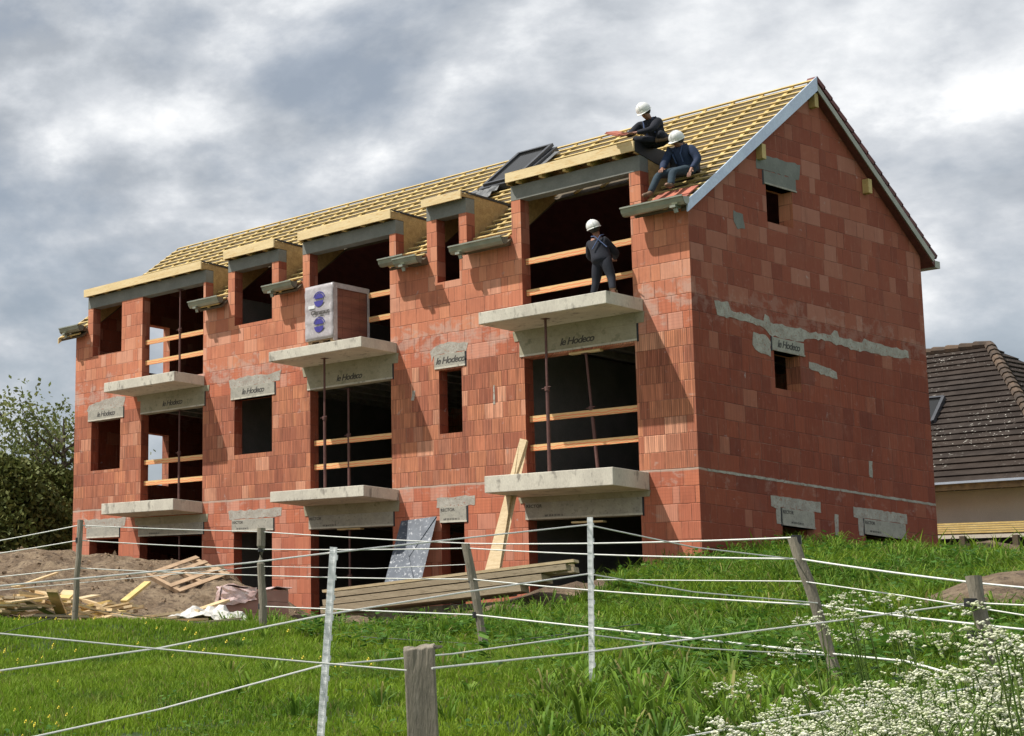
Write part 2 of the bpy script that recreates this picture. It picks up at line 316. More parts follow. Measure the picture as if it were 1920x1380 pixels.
# ------------------------------------------------------------------ terrain
ctl=[(-10.94,-5.31,1.5),(-13.5,-6.5,1.55),(-16,-8,1.5),(-20,-9,1.2),(-9,-8.5,.75),(-12,-11,.35),
 (-16.5,-.6,1.45),(-14.8,-.4,1.62),(-13,-.4,1.64),(-11.9,-.5,1.58),(-10.8,-.6,1.15),(-9.8,-.7,.9),(-9.2,-.6,.42),(-8.3,-.4,.3),(-6.5,-.6,.2),(-5,-.8,.2),(-3.3,-.8,.4),(-4.5,-3.5,.0),(-1.8,-3.2,.2),
 (-7.3,-5.7,.86),(-7.95,-4.2,1.25),(-6.4,-4.7,.98),(-6.1,-5.9,.62),(-4.2,-6.4,.15),(-2.6,-7.4,-.08),(-.8,-7.4,.0),
 (-4.1,-11.2,-.2),(-2.78,-12.74,-.28),(-.78,-10.41,-.13),(-.41,-8.66,-.04),(2.96,-8.47,.07),
 (1.65,-5.72,.52),(.96,-3.17,1.08),(.89,-1.44,1.38),(.73,.79,1.82),(.31,3.98,2.12),(.07,7.23,2.3),(-.12,10.45,2.55),(-.41,-1.08,1.25),(-1.2,-.9,1.15),
 (7.09,-11.72,-.28),(6.39,-8.65,.14),(4.71,-13.47,-.43),(6.08,-17.71,-.84),(1.65,-13.66,-.37),(4.39,-18.17,-.92),(9.48,-12.67,-.27),(10.93,-14.19,-.31),(8.07,-7.8,.42),(6.5,-4,.95),(5,2,1.55),
 (11.75,-21.92,-1.24),(12.36,-20.21,-1.0),(13.66,-20.64,-1.08),(9.97,-22.39,-1.3),(11.1,-19.13,-.80),(13.3,-23.2,-1.32),(15.0,-24.5,-1.6),(15.2,-21.5,-1.2),(14.5,-18.5,-.8),(17.1,-27.8,-2.45),(19,-31,-2.6),(14,-31,-2.6),(20,-24,-1.6),(8,-26,-1.7),
 (1.76,-15.05,-.35),(3.53,-13.87,-.33),(6.16,-13.58,-.45),(10.93,-16.42,-.6),(12.1,-16.96,-.74),(16,-12,-.2),(18,-4,.8),(14,4,1.4),
 (-25,-14,.2),(-30,-5,.6),(-32,8,.5),(-20,2,.8),(-22,12,.8),(-8,12,1.5),(-3,14,2.4),(4,14,2.2),(12,18,2.0),(-12,22,1.6),(-30,30,.6),(0,35,2.4),(30,20,2.2),(30,-20,-1),(-30,-30,-1),(0,-40,-2.5),(30,-40,-3),(-45,0,0),(45,0,1),(0,60,1.5),(-45,50,0),(45,50,1),(-45,-45,-2),(45,-45,-3)]
ctl=np.array(ctl); cp,cz=ctl[:,:2],ctl[:,2]
def kern(r2): return -np.sqrt(r2+.8)
def _sys():
    n=len(cp); A=kern(((cp[:,None]-cp[None])**2).sum(-1))-np.eye(n)*.03; P=np.hstack([np.ones((n,1)),cp]); 
    K=np.block([[A,P],[P.T,np.zeros((3,3))]]); return np.linalg.solve(K,np.concatenate([cz,np.zeros(3)]))
W_=_sys()
def hgt(xy):
    xy=np.atleast_2d(np.asarray(xy,float)); out=np.empty(len(xy))
    for i in range(0,len(xy),20000):
        q=xy[i:i+20000]; out[i:i+20000]=kern(((q[:,None]-cp[None])**2).sum(-1))@W_[:-3]+W_[-3]+q@W_[-2:]
    far=np.clip((np.hypot(xy[:,0],xy[:,1]+10)-45)/60,0,1)
    return out*(1-far)+(-2.0)*far*1.0
def H(x,y): return float(hgt([(x,y)])[0])
GR=np.array([(-60,-45),(-14,-21),(-8,-17),(-2.9,-12.6),(-.8,-10.3),(.35,-8.2),(1.7,-6.3),(1.2,-4),(.55,-1.9),(-1.0,-1.3),(-1.4,-.4),(-1.4,2),(0,2),(.1,3.9),(.1,40)])
def dirt_side(xy):   # signed distance to the grass edge: >0 on the dirt side
    xy=np.asarray(xy,float); best=np.full(len(xy),1e9); sgn=np.zeros(len(xy))
    for a,b in zip(GR[:-1],GR[1:]):
        d=b-a; t=np.clip(((xy-a)@d)/(d@d),0,1); q=a+t[:,None]*d; dd=np.hypot(*(xy-q).T); s=np.sign(d[0]*(xy[:,1]-a[1])-d[1]*(xy[:,0]-a[0]))
        m=dd<best; best[m]=dd[m]; sgn[m]=s[m]
    return best*sgn
def vnoise(x,y,s,seed=0):
    r=np.random.default_rng(seed); T=r.random((64,64)); x=x*s;y=y*s; xi=np.floor(x).astype(int);yi=np.floor(y).astype(int); fx=x-xi;fy=y-yi; fx=fx*fx*(3-2*fx);fy=fy*fy*(3-2*fy)
    g=lambda a,b:T[a%64,b%64]
    return (g(xi,yi)*(1-fx)+g(xi+1,yi)*fx)*(1-fy)+(g(xi,yi+1)*(1-fx)+g(xi+1,yi+1)*fx)*fy
MUD=D(1912,1078,22.5)
def drop(x,y):
    b=np.clip((y*.5+x*.32+6.2)/3,0,1); return .03+.20*b+.16*np.clip((y-2)/4,0,1)+.30*np.clip((y-1)/5,0,1)
def rough(x,y,ds):
    n=(vnoise(x,y,1.3,1)-.5)*.24+(vnoise(x,y,2.9,2)-.5)*.16+(vnoise(x,y,6,3)-.5)*.10
    g=(vnoise(x,y,.8,4)-.5)*.10+(vnoise(x,y,3,5)-.5)*.03
    k=np.clip(ds/1.0+.5,0,1); m=np.exp(-(((x-MUD.x)/.9)**2+((y-MUD.y)/1.4)**2)); return (n-.17*np.clip((ds-1)/3,0,1))*k+.42*m+g*(1-k)-drop(x,y)*(1-k)
def G(x,y):   # ground height with relief
    xy=np.stack([np.atleast_1d(x),np.atleast_1d(y)],1); ds=dirt_side(xy); return hgt(xy)+rough(xy[:,0],xy[:,1],ds)
def axis(lo,hi,st,ext):
    a=list(np.arange(lo,hi+1e-6,st)); s=st
    x=lo
    L=[];
    while x>-ext: s*=1.35; x-=s; L.append(x)
    s=st;x=hi;R=[]
    while x<ext: s*=1.35; x+=s; R.append(x)
    return np.array(L[::-1]+a+R)
ax_=axis(-22,20,.16,2500); ay_=axis(-29,10,.16,2500)
gx,gy=np.meshgrid(ax_,ay_,indexing='ij'); fl=np.stack([gx.ravel(),gy.ravel()],1)
dsv=dirt_side(fl); gz=hgt(fl)+rough(fl[:,0],fl[:,1],dsv)
inb=(fl[:,0]>-16.2)&(fl[:,0]<-.25)&(fl[:,1]>.3)&(fl[:,1]<7.1); gz[inb]=np.minimum(gz[inb],.05)
nx,ny=len(ax_),len(ay_); idx=np.arange(nx*ny).reshape(nx,ny)
fc=np.stack([idx[:-1,:-1],idx[1:,:-1],idx[1:,1:],idx[:-1,1:]],-1).reshape(-1,4)
def ground_mat():
    m,t,b=newmat('field_and_spoil'); g=t.n('ShaderNodeNewGeometry').outputs['Position']; a=t.n('ShaderNodeAttribute',attribute_name='dirt').outputs['Fac']
    dn=t.noise(g,2.2,6,.65); dirt=t.mix(t.ss(dn,.38,.62),(.22,.15,.09),(.38,.28,.18)); dirt=t.mix(t.ss(t.noise(g,7,6,.75),.47,.66),dirt,(.10,.066,.04)); dirt=t.mix(t.ss(t.noise(g,.7,3,.5),.5,.62),dirt,t.mix(.45,dirt,(.12,.075,.045)))
    gn=t.noise(g,1.3,5,.6); gr=t.mix(t.ss(gn,.35,.65),(.045,.095,.018),(.065,.125,.022)); gr=t.mix(t.ss(t.noise(g,6,4,.6),.6,.75),gr,(.085,.07,.035))
    k=t.ss(t.m('ADD',a,t.m('MULTIPLY',t.m('SUBTRACT',t.noise(g,2.5,4,.6),.5),.9)),-.1,.12)
    t.l.new(t.mix(k,gr,dirt),b.inputs['Base Color']); b.inputs['Roughness'].default_value=.95
    bp=t.n('ShaderNodeBump'); bp.inputs['Strength'].default_value=1; bp.inputs['Distance'].default_value=.16; t.l.new(t.noise(g,9,7,.75),bp.inputs['Height']); t.l.new(bp.outputs[0],b.inputs['Normal']); return m
ground=big('ground',np.stack([fl[:,0],fl[:,1],gz],1),fc,ground_mat(),True); tag(ground,kind='structure')
def mudm(x,y): return 1.15-np.hypot((x-MUD.x)/1.0,(y-MUD.y)/1.5)
HOLES=[(D(155,1345,9.3),.17),(D(245,1340,9.6),.09),(D(315,1325,9.8),.08)]
dattr=np.maximum(np.clip(dsv,-1,1),np.clip(mudm(fl[:,0],fl[:,1]),-1,1))
for h_,r_ in HOLES: dattr=np.maximum(dattr,np.clip((r_-np.hypot(fl[:,0]-h_.x,fl[:,1]-h_.y))*4,-1,1))
at=ground.data.attributes.new('dirt','FLOAT','POINT'); at.data.foreach_set('value',dattr.astype(np.float32))
# ------------------------------------------------------------------ building
B=thing('brick_building','unfinished three storey red brick apartment block with bare roof battens','building',(-8.28,3.71,0))
Lx=-16.56; RD=7.42; T=.25
def wall_grid(xs,zs,solid,y0,y1,axis='x'):
    """slab wall from a grid of cells, openings left out, with jamb faces"""
    mb=MB(); nx=len(xs)-1; nz=len(zs)-1
    S=[[solid((xs[i]+xs[i+1])/2,(zs[j]+zs[j+1])/2) for j in range(nz)] for i in range(nx)]
    P=(lambda x,y,z:(x,y,z)) if axis=='x' else (lambda x,y,z:(y,x,z))
    for i in range(nx):
        for j in range(nz):
            if not S[i][j]: continue
            a,b,c,d=xs[i],xs[i+1],zs[j],zs[j+1]
            mb.add([P(a,y0,c),P(b,y0,c),P(b,y0,d),P(a,y0,d)],[(0,1,2,3)]); mb.add([P(a,y1,c),P(b,y1,c),P(b,y1,d),P(a,y1,d)],[(3,2,1,0)])
            if i==0 or not S[i-1][j]: mb.add([P(a,y0,c),P(a,y0,d),P(a,y1,d),P(a,y1,c)],[(0,1,2,3)])
            if i==nx-1 or not S[i+1][j]: mb.add([P(b,y0,c),P(b,y1,c),P(b,y1,d),P(b,y0,d)],[(0,1,2,3)])
            if j==0 or not S[i][j-1]: mb.add([P(a,y0,c),P(a,y1,c),P(b,y1,c),P(b,y0,c)],[(0,1,2,3)])
            if j==nz-1 or not S[i][j+1]: mb.add([P(a,y0,d),P(b,y0,d),P(b,y1,d),P(a,y1,d)],[(0,1,2,3)])
    return mb
DORM=dict(AB=(-16.09,-11.79,8.455,8.76,8.76,8.96),C=(-11.05,-9.48,8.545,8.83,8.85,9.05),D=(-8.77,-6.24,8.545,8.84,8.85,9.05),E=(-5.46,-4.51,8.63,8.94,8.90,9.07),F=(-3.49,-.85,8.63,8.93,8.98,9.17))
cols=dict(A=(-15.89,-14.77),B=(-14.0,-11.86),C=(-10.84,-9.68),D=(-8.57,-6.40),E=(-5.22,-4.69),F=(-3.29,-1.06))
OP=[]
for k,(a,b) in cols.items():
    OP.append((a,b,.1 if k not in 'A' else 1.0,2.34))
    OP.append((a,b,3.1 if k in 'BDF' else (4.11 if k=='A' else 4.14),5.45))
    dk='AB' if k in 'AB' else k; top=DORM[dk][2]
    OP.append((a,b,6.2 if k in 'BDF' else (7.15 if k=='A' else (7.22 if k=='C' else 7.28)),top))
def inop(x,z): return any(a<x<b and c<z<d for a,b,c,d in OP)
def topz(x):
    for a,b,zb,zt,f0,f1 in DORM.values():
        if a<x<b: return zb
    return 7.95
xs=sorted({Lx,0.}|{v for a,b,_,_ in OP for v in (a,b)}|{v for d in DORM.values() for v in d[:2]})
zs=sorted({-1.,7.95,8.455,8.545,8.63}|{v for _,_,c,d in OP for v in (c,d)})
wall_grid(xs,zs,lambda x,z:(not inop(x,z)) and z<topz(x),0,T).build('front_wall',M['brick'],B,fix=False)
# gables
gops=[(2.37,3.19,7.89,8.60),(2.37,3.17,4.78,5.47),(2.37,3.34,1.0,2.29),(4.96,6.31,1.2,2.33)]
# the gable sits between the front wall face and the rear; its front edge butts on the front wall
def gable2():
    ops=gops
    ys=sorted({T,RD}|{v for a,b,_,_ in ops for v in (a,b)}); z_=sorted({-1.,7.7,11.2}|{v for _,_,c,d in ops for v in (c,d)})
    mb=wall_grid(ys,z_,lambda y,z:not any(a<y<b and c<z<d for a,b,c,d in ops),-T,0,'y')
    return mb
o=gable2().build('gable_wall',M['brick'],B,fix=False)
def cut_gable(o):
    bm=bmesh.new(); bm.from_mesh(o.data); off=Vector(B['_loc'])
    for co_,no in (((0,0,7.82),(0,-.757,1)),((0,RD,8.03),(0,.775,1))):
        bmesh.ops.bisect_plane(bm,geom=bm.verts[:]+bm.edges[:]+bm.faces[:],plane_co=Vector(co_)-off,plane_no=Vector(no).normalized(),clear_outer=True)
    bm.to_mesh(o.data); bm.free()
cut_gable(o)
lops=[(1.7,3.05,4.02,5.41),(1.7,3.05,7.06,8.4)]
ys=sorted({T,RD}|{v for a,b,_,_ in lops for v in (a,b)}); z_=sorted({-1.,11.2}|{v for _,_,c,d in lops for v in (c,d)})
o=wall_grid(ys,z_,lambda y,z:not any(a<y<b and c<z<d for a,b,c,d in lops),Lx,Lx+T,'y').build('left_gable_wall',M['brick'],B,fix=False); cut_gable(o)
MB().box(Lx+T,-T,RD-T,RD,-1,7.9).build('rear_wall',M['brick'],B)
MB().box(-11.62,-11.42,T,RD-T,-.5,6.0).box(-11.62,-11.42,T,RD-T,6.2,8.1).build('partition_wall',M['slab'],B)
MB().box(-3.98,-3.78,T,RD-T,-.5,5.88).build('partition_wall',M['slab'],B)
# floors with joists showing underneath
for zt in (.1,3.1,6.2):
    s_=MB().box(Lx+T,-T,T,RD-T,zt-.14,zt).build('floor_slab',M['slab'],B)
    if zt>1:
        j=MB()
        x=Lx+.6
        while x<-.5: j.box(x,x+.12,T,RD-T-.02,zt-.26,zt-.141); x+=.58
        j.build('joists',M['lintel'],s_)
# lintels
def lintel(x0,x1,zb,zt,word,face='y',patch=None,mb_mat='lintel',edge=True,small=False):
    w=x1-x0
    if face=='y':
        l=MB().box(x0,x1,-.014,.2,zb,zt).build('lintel',M[mb_mat],B,bevel=.006)
        if edge: MB().box(x0+.01,x1+.01,-.02,-.0145,zb,zb+.035).build('edge_strip',M['concrete'],l)
        MB().box(x1+.001,x1+.035,-.004,.1,zb-.02,zt).build('gap_shade_strip',M['black'],l)  # solid black strip standing in for the shade of the gap
        og=((x0+x1)/2+.02,-.0155,(zb+zt)/2+.01); xd=(1,0,0); 
    else:
        l=MB().box(-.2,.014,x0,x1,zb,zt).build('lintel',M[mb_mat],B,bevel=.006)
        MB().box(.0145,.02,x0+.01,x1+.01,zb,zb+.03).build('edge_strip',M['mortar'],l)
        MB().box(-.1,.004,x0-.035,x0-.001,zb-.02,zt).build('gap_shade_strip',M['black'],l)  # same black strip for gap shade, at the lintel's near end
        og=(.0155,(x0+x1)/2,(zb+zt)/2+.01); xd=(0,1,0)
    if word:
        if small:
            a=Vector(og)+Vector(xd)*(-(w/2)+.17); a.z=zt-.07; text(word,.085,M['ink'],a,xd,(0,0,1),l,thick=.001)
            a=Vector(og)+Vector(xd)*(-.05 if w<1 else -w*.25); a.z=zb+.065; text('NF 20 8 CE 04 12',.05,M['ink'],a,xd,(0,0,1),l,thick=.001)
        else: text(word,.19,M['ink'],og,xd,(0,0,1),l,thick=.001,italic=True,spacing=.85)
    return l
def patch(pts,face='y',name='mortar_patch',mat='mortar',th=.012,jag=.018,seed=1,off=.005):
    r=random.Random(seed); out=[]
    n=len(pts)
    for i in range(n):
        a=Vector(pts[i]); b=Vector(pts[(i+1)%n]); L_=(b-a).length; k=max(1,int(L_/.09))
        for q in range(k):
            p=a.lerp(b,q/k); out.append((p.x+r.uniform(-jag,jag),p.y+r.uniform(-jag,jag)))
    mb=MB()
    if face=='y': P=[(x,-off,z) for x,z in out]; mb.prism(P,(0,off+.004,0))
    else: P=[(off,y,z) for y,z in out]; mb.prism(P,(-off-.004,0,0))
    return mb.build(name,M[mat],B)
LW='le Hodeco'; LS='RECTOR'
lintel(-16.02,-14.66,5.42,5.70,LW); patch([(-16.1,5.70),(-14.66,5.70),(-14.6,5.93),(-15.0,5.98),(-15.5,5.92),(-16.0,5.86)],seed=2)
lintel(-10.95,-9.60,5.45,5.74,LW); patch([(-10.97,5.74),(-9.45,5.74),(-9.42,6.0),(-9.8,5.93),(-10.5,5.97),(-11.0,5.92)],seed=3)
lintel(-5.32,-4.6,5.48,5.77,LW); patch([(-5.38,5.66),(-5.33,5.78),(-4.58,5.78),(-4.52,5.93),(-4.75,5.97),(-5.0,6.02),(-5.3,5.96),(-5.44,5.86)],seed=4,jag=.014)
lintel(-16.0,-14.75,2.36,2.62,None,small=True); patch([(-16.06,2.62),(-14.55,2.62),(-14.5,2.85),(-16.1,2.84)],seed=5)
lintel(-10.9,-9.64,2.35,2.63,LS,small=True); patch([(-11.0,2.63),(-9.4,2.66),(-9.4,2.85),(-11.0,2.84)],seed=6)
lintel(-5.25,-4.63,2.34,2.66,LS,small=True); patch([(-5.32,2.66),(-4.45,2.66),(-4.45,2.86),(-5.32,2.85)],seed=7)
for x0,x1,zb,zt,top,w,sm in ((-14.02,-11.8,5.42,5.76,5.9,LW,0),(-8.65,-6.36,5.42,5.74,5.95,LW,0),(-3.38,-1.02,5.48,5.80,6.0,LW,0),(-14.05,-11.82,2.34,2.62,2.81,LS,1),(-8.62,-6.38,2.33,2.62,2.84,LS,1),(-3.34,-1.03,2.32,2.64,2.75,LS,1)):
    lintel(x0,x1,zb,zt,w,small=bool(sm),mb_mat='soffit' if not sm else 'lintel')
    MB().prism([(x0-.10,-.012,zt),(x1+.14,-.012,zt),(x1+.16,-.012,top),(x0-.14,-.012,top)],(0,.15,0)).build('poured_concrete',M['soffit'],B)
lintel(2.31,3.31,8.60,8.86,None,face='x',mb_mat='beam'); patch([(2.28,8.87),(3.45,8.87),(3.5,9.17),(2.36,9.16),(2.1,9.05),(2.12,8.87)],'x',seed=11,mat='beam')
lintel(2.32,3.30,5.47,5.72,LW,face='x')
lintel(2.37,3.35,2.29,2.60,LS,face='x',small=True); patch([(2.06,2.6),(2.2,2.58),(2.2,2.3),(2.33,2.3),(2.34,2.605),(3.57,2.61),(3.57,2.8),(2.06,2.8)],'x',seed=12,jag=.012)
lintel(4.94,6.30,2.33,2.62,LS,face='x',small=True); patch([(4.62,2.62),(4.75,2.60),(4.76,2.3),(4.9,2.3),(4.91,2.625),(6.38,2.63),(6.38,2.82),(4.62,2.81)],'x',seed=13,jag=.012)
patch([(.67,6.14),(1.06,6.18),(1.13,6.03),(1.6,6.04),(2.07,5.98),(2.14,6.1),(2.25,6.1),(2.3,5.98),(3.22,6.0),(3.5,5.97),(3.9,5.99),(4.2,6.0),(4.3,6.12),(4.42,6.12),(4.46,6.0),(5.2,6.0),(5.3,6.08),(5.65,6.04),(6.09,6.03),(6.79,6.04),(6.79,5.89),(5.98,5.83),(4.92,5.82),(3.89,5.87),(3.35,5.8),(3.3,5.74),(2.25,5.74),(2.07,5.87),(1.27,5.9),(.73,5.88)],'x',seed=14,jag=.022)
patch([(1.75,5.75),(2.2,5.7),(2.28,5.62),(2.25,5.35),(1.8,5.4),(1.72,5.5)],'x',seed=15)
patch([(3.45,5.4),(3.9,5.38),(4.3,5.3),(4.35,5.18),(3.9,5.2),(3.45,5.28)],'x',seed=16)
patch([(.25,3.10),(7.4,3.11),(7.4,3.065),(.25,3.06)],'x',seed=17,jag=.008,off=.006)
patch([(1.35,7.92),(1.62,7.9),(1.66,7.62),(1.45,7.6),(1.33,7.72)],'x',seed=18,mat='beam')
patch([(4.0,2.62),(4.12,2.62),(4.10,2.22),(4.0,2.25)],'x',seed=19,jag=.012)
patch([(5.2,3.72),(5.32,3.72),(5.30,3.42),(5.2,3.42)],'x',seed=20,jag=.012)
patch([(-5.9,4.9),(-5.86,5.1),(-5.8,5.1),(-5.82,4.9)],seed=21,jag=.01); patch([(-3.98,5.0),(-3.94,5.0),(-3.95,4.62),(-3.99,4.62)],seed=22,jag=.008)


# balconies
for x0,x1,yf,zb,zt in ((-3.44,-.88,-1.02,2.75,3.07),(-8.74,-6.23,-1.04,2.84,3.07),(-14.36,-11.84,-.93,2.83,3.10),(-3.48,-.88,-1.04,6.0,6.235),(-8.76,-6.24,-1.06,5.95,6.17),(-14.3,-11.81,-.96,5.90,6.14)):
    MB().box(x0,x1,yf,-.002,zb,zt).build('balcony_slab',M['concrete'],B,bevel=.012)
# dormers
SL=.757
def rz(y): return 7.98+SL*y
for k,(a,b,zb,zt,f0,f1) in DORM.items():
    bm_=MB().box(a,b,-.006,T,zb,zt).build('dormer_beam',M['beam'],B,bevel=.006)
    d=MB().box(a,b,-.165,-.13,f0,f1).build('dormer_fascia',M['fir'],B)
    ye=1.45
    zj=f0+.0
    dk=MB(); dk.box(a+.01,b-.01,-.128,ye,f1-.07,f1-.04).build('dormer_deck',M['osb'],B)
    j=MB(); x=a+.2
    while x<b-.1: j.box(x,x+.06,-.125,1.0,zt+.005,f1-.071); x+=.5
    j.build('dormer_joists',M['batten'],B)
    for s,x in ((0,a),(1,b-.03)):
        ch=MB().prism([(x,T+.003,rz(T)-.12),(x,1.28,rz(1.28)-.09),(x,1.28,f1-.075),(x,-.12,f1-.075),(x,-.12,zt+.01),(x,T+.003,zt+.01)],(.03,0,0)).build('dormer_cheek',M['osb'],B)
    if k=='F': MB().prism([(b,-.13,f1-.005),(b,-.13,f1-.2),(b,.5,f1-.33),(b,1.15,f1-.36),(b,1.42,f1-.05)],(.012,0,0)).build('membrane',M['black'],B)
    else: MB().prism([(b,-.13,f1-.0),(b,-.13,f1-.03),(b,1.3,f1-.09),(b,1.4,f1-.03)],(.01,0,0)).build('membrane',M['black'],B)
# front brick gaps side returns closed behind gutters
# roof
R_=thing('roof','', '',(-8.28,3.71,8)); R_.parent=B; R_.location=Vector((-8.28,3.71,8))-Vector(B['_loc'])
for kk in ('label','category'):
    if kk in R_: del R_[kk]
RX0,RX1=-16.93,.125
def slopebox(mb,x0,x1,ya,yb,top,th):   # a board lying in the front roof slope, 'top' below the batten plane
    n=Vector((0,-SL,1)).normalized()
    p=[Vector((x,y,rz(y)))-n*top for y in (ya,yb) for x in (x0,x1)]
    q=[v-n*th for v in p]; mb.hexa([q[0],q[1],q[3],q[2],p[0],p[1],p[3],p[2]])
und=MB(); xs_=sorted({RX0,RX1}|{v for d in DORM.values() for v in d[:2]})
for xa,xb in zip(xs_[:-1],xs_[1:]):
    isd=any(d[0]<(xa+xb)/2<d[1] for d in DORM.values()); ya=1.30 if isd else -.25
    slopebox(und,xa,xb,ya,3.90,.075,.05)
und.build('underlay',M['underlay'],R_)
segs=[(RX0,-16.12),(-11.76,-11.08),(-9.45,-8.80),(-6.21,-5.49),(-4.48,-3.52),(-.82,RX1)]
for k in range(21):
    y=-.25+k*.206
    if y>3.88: break
    b=MB()
    if y<1.40:
        for a_,b_ in segs:
            b=MB(); slopebox(b,a_,b_,y-.024,y+.024,0,.032); b.build('batten',M['batten'],R_)
        b=None
    else:
        x=RX0
        while x<RX1:
            x2=min(x+random.uniform(3,4.5),RX1); slopebox(b,x,x2-.004,y-.024,y+.024,random.uniform(0,.004),.032); b.build('batten',M['batten'],R_); b=MB(); x=x2
x=-16.55; 
while x<.2:
    cb=MB(); ins=any(d[0]-.05<x<d[1]+.05 for d in DORM.values()); slopebox(cb,x,x+.07,1.34 if ins else -.25,3.86,.034,.04); cb.build('counter_batten',M['batten'],R_); x+=.56
# ridge and rear slope
MB().prism([(RX0,3.89,10.74),(RX0,3.92,10.86),(RX0,7.75,7.93),(RX0,7.70,7.82)],(RX1-RX0,0,0)).build('rear_slope',M['tile_dark'],R_)
rt=MB()
for i in range(17):
    y=3.98+i*.222; z=11.0-(y-3.9)*.775
    rt.bar((.04,y-.02,z+.02),(.04,y+.24,z+.02-.26*.775+.035),.18,.09,(0,.6,.8))
rt.build('verge_tiles',M['tile_dark'],R_)
MB().prism([(.127,-.24,7.60),(.127,3.93,10.69),(.127,3.93,10.97),(.127,0.0,7.985),(.127,-.24,7.82)],(.025,0,0)).build('verge_flashing',M['zinc_blue'],R_)
MB().prism([(.127,3.935,10.70),(.127,7.60,7.92),(.127,7.66,8.03),(.127,3.935,10.83)],(.02,0,0)).build('rear_verge_flashing',M['zinc'],R_)
MB().prism([(.003,-.2,7.64),(.003,3.9,10.73),(.003,3.9,10.78),(.003,-.2,7.70)],(.12,0,0)).build('verge_soffit',M['underlay'],R_)
MB().prism([(-16.955,-.3,7.6),(-16.955,3.9,10.75),(-16.955,3.9,10.9),(-16.955,-.3,7.75)],(.025,0,0)).build('left_verge_board',M['fir'],R_)
# purlin ends
for y,z in ((3.95,10.52),(2.18,9.17),(5.6,9.12)): MB().box(.001,.11,y-.06,y+.06,z-.14,z+.14).build('purlin',M['batten'],R_)
# rear gutter end
MB().box(-16.9,.13,7.68,7.86,7.82,7.96).build('rear_gutter',M['zinc'],R_)
# gutters
def gutter(x0,x1,zt,yb=-.22,outlet=None,tile=True):
    g=MB(); prof=[(yb,zt+.0),(yb-.01,zt-.10),(yb-.05,zt-.15),(yb-.12,zt-.15),(yb-.17,zt-.10),(yb-.19,zt-.03),(yb-.215,zt-.02),(yb-.215,zt+.005),(yb-.19,zt+.005)]
    n=len(prof); ins=[(y*1+(.006 if i<5 else .008),z+.006) for i,(y,z) in enumerate(prof)]
    loop=prof+ins[::-1]
    # strips instead of one concave polygon
    for i in range(n-1):
        a,b,c,d=prof[i],prof[i+1],ins[i+1],ins[i]
        g.prism([(x0,a[0],a[1]),(x0,b[0],b[1]),(x0,c[0],c[1]),(x0,d[0],d[1])],(x1-x0,0,0))
    o=g.build('gutter',M['zinc'],B)
    for xx in (x0,x1-.004): MB().prism([(xx,p[0],p[1]) for p in prof[:7]]+[(xx,yb-.2,zt-.02)],(.004,0,0)).build('end_cap',M['zinc'],o)
    if outlet is not None:
        MB().tube([(outlet,yb-.1,zt-.14),(outlet,yb-.1,zt-.20),(outlet+.01,yb-.09,zt-.27)],[.045,.04,.036],12).build('outlet',M['zinc'],o)
        MB().box(outlet-.05,outlet+.05,yb-.19,yb-.02,zt-.19,zt-.145).build('outlet_box',M['zinc'],o)
    MB().box(x0+.16,x1-.10 if x1<0 else -.02,-.20,-.005,zt-.12,zt-.03).build('eave_board',M['underlay'],o)
    return o
gutter(-16.78,-16.0,7.98,outlet=-16.6)
gutter(-11.96,-10.99,7.92,outlet=-11.75)
gutter(-9.60,-8.73,7.90,outlet=-9.38)
gutter(-6.36,-5.72,7.92); gutter(-5.92,-5.34,7.83,yb=-.30,outlet=-5.72)
gutter(-4.62,-3.42,7.86,outlet=-4.42)
gutter(-.98,.17,7.87,outlet=-.02)

# a few laid tiles at the right end of the eave
t_=MB()
for i in range(3):
    for j in range(2):
        x=-.52+i*.24; n=Vector((0,-SL,1)).normalized(); p0=Vector((x,-.3+j*.26,rz(-.3+j*.26)))+n*(.02+.012*j); p1=Vector((x,-.02+j*.26,rz(-.02+j*.26)))+n*.02; t_.bar(p0,p1,.225,.022,n)
t_.build('eave_tiles',M['tile'],R_)
# props
def prop(x,y,z0,z1,label,lean=0,cap=False):
    t=thing('steel_prop',label,'steel prop',(x,y,z0),'rusty steel props holding up the slabs')
    zm=z0+(z1-z0)*.55
    p0=Vector((x,y,z0)); p1=Vector((x+lean,y,z1)); pm=p0.lerp(p1,.55)
    MB().tube([p0+Vector((0,0,.008)),pm],.03,10).build('outer_tube',M['rust'],t,smooth=False)
    MB().tube([pm,p1-Vector((0,0,.008))],.022,10).build('inner_tube',M['rust'],t)
    MB().box(p0.x-.06,p0.x+.06,y-.06,y+.06,z0,z0+.008).build('base_plate',M['rust'],t)
    MB().box(p1.x-.06,p1.x+.06,y-.06,y+.06,z1-.008,z1).build('head_plate',M['rust'],t)
    MB().tube([pm-Vector((0,0,.05)),pm+Vector((0,0,.03))],.045,10).build('collar',M['rust'],t)
    MB().tube([pm+Vector((-.09,-.03,-.01)),pm+Vector((.09,-.03,.02))],.008,6).build('pin',M['rust'],t)
    return t
prop(-2.36,-.64,3.07,6.0,'rusty steel prop under the upper right balcony, standing on the edge of the one below')
prop(-7.65,-.57,3.07,5.95,'rusty steel prop under the brick pallet balcony, standing on the balcony below')
prop(-1.93,.13,3.1,5.40,'rusty steel prop inside the middle right opening, under a wood block',lean=-.17)
prop(-7.62,.12,3.1,5.36,'rusty steel prop inside the middle opening below the pallet balcony')
prop(-12.76,.10,6.2,8.44,'rusty steel prop in the top left balcony opening')
prop(-12.75,.10,3.1,5.40,'rusty steel prop in the left opening of the first floor')
prop(-12.72,.10,.1,2.32,'rusty steel prop in the ground floor opening behind the dirt')
prop(-7.6,.10,.1,2.29,'rusty steel prop in the ground floor opening left of the leaning sheet')
prop(-8.05,2.4,3.1,5.95,'dark steel prop deep inside the room below the pallet balcony')
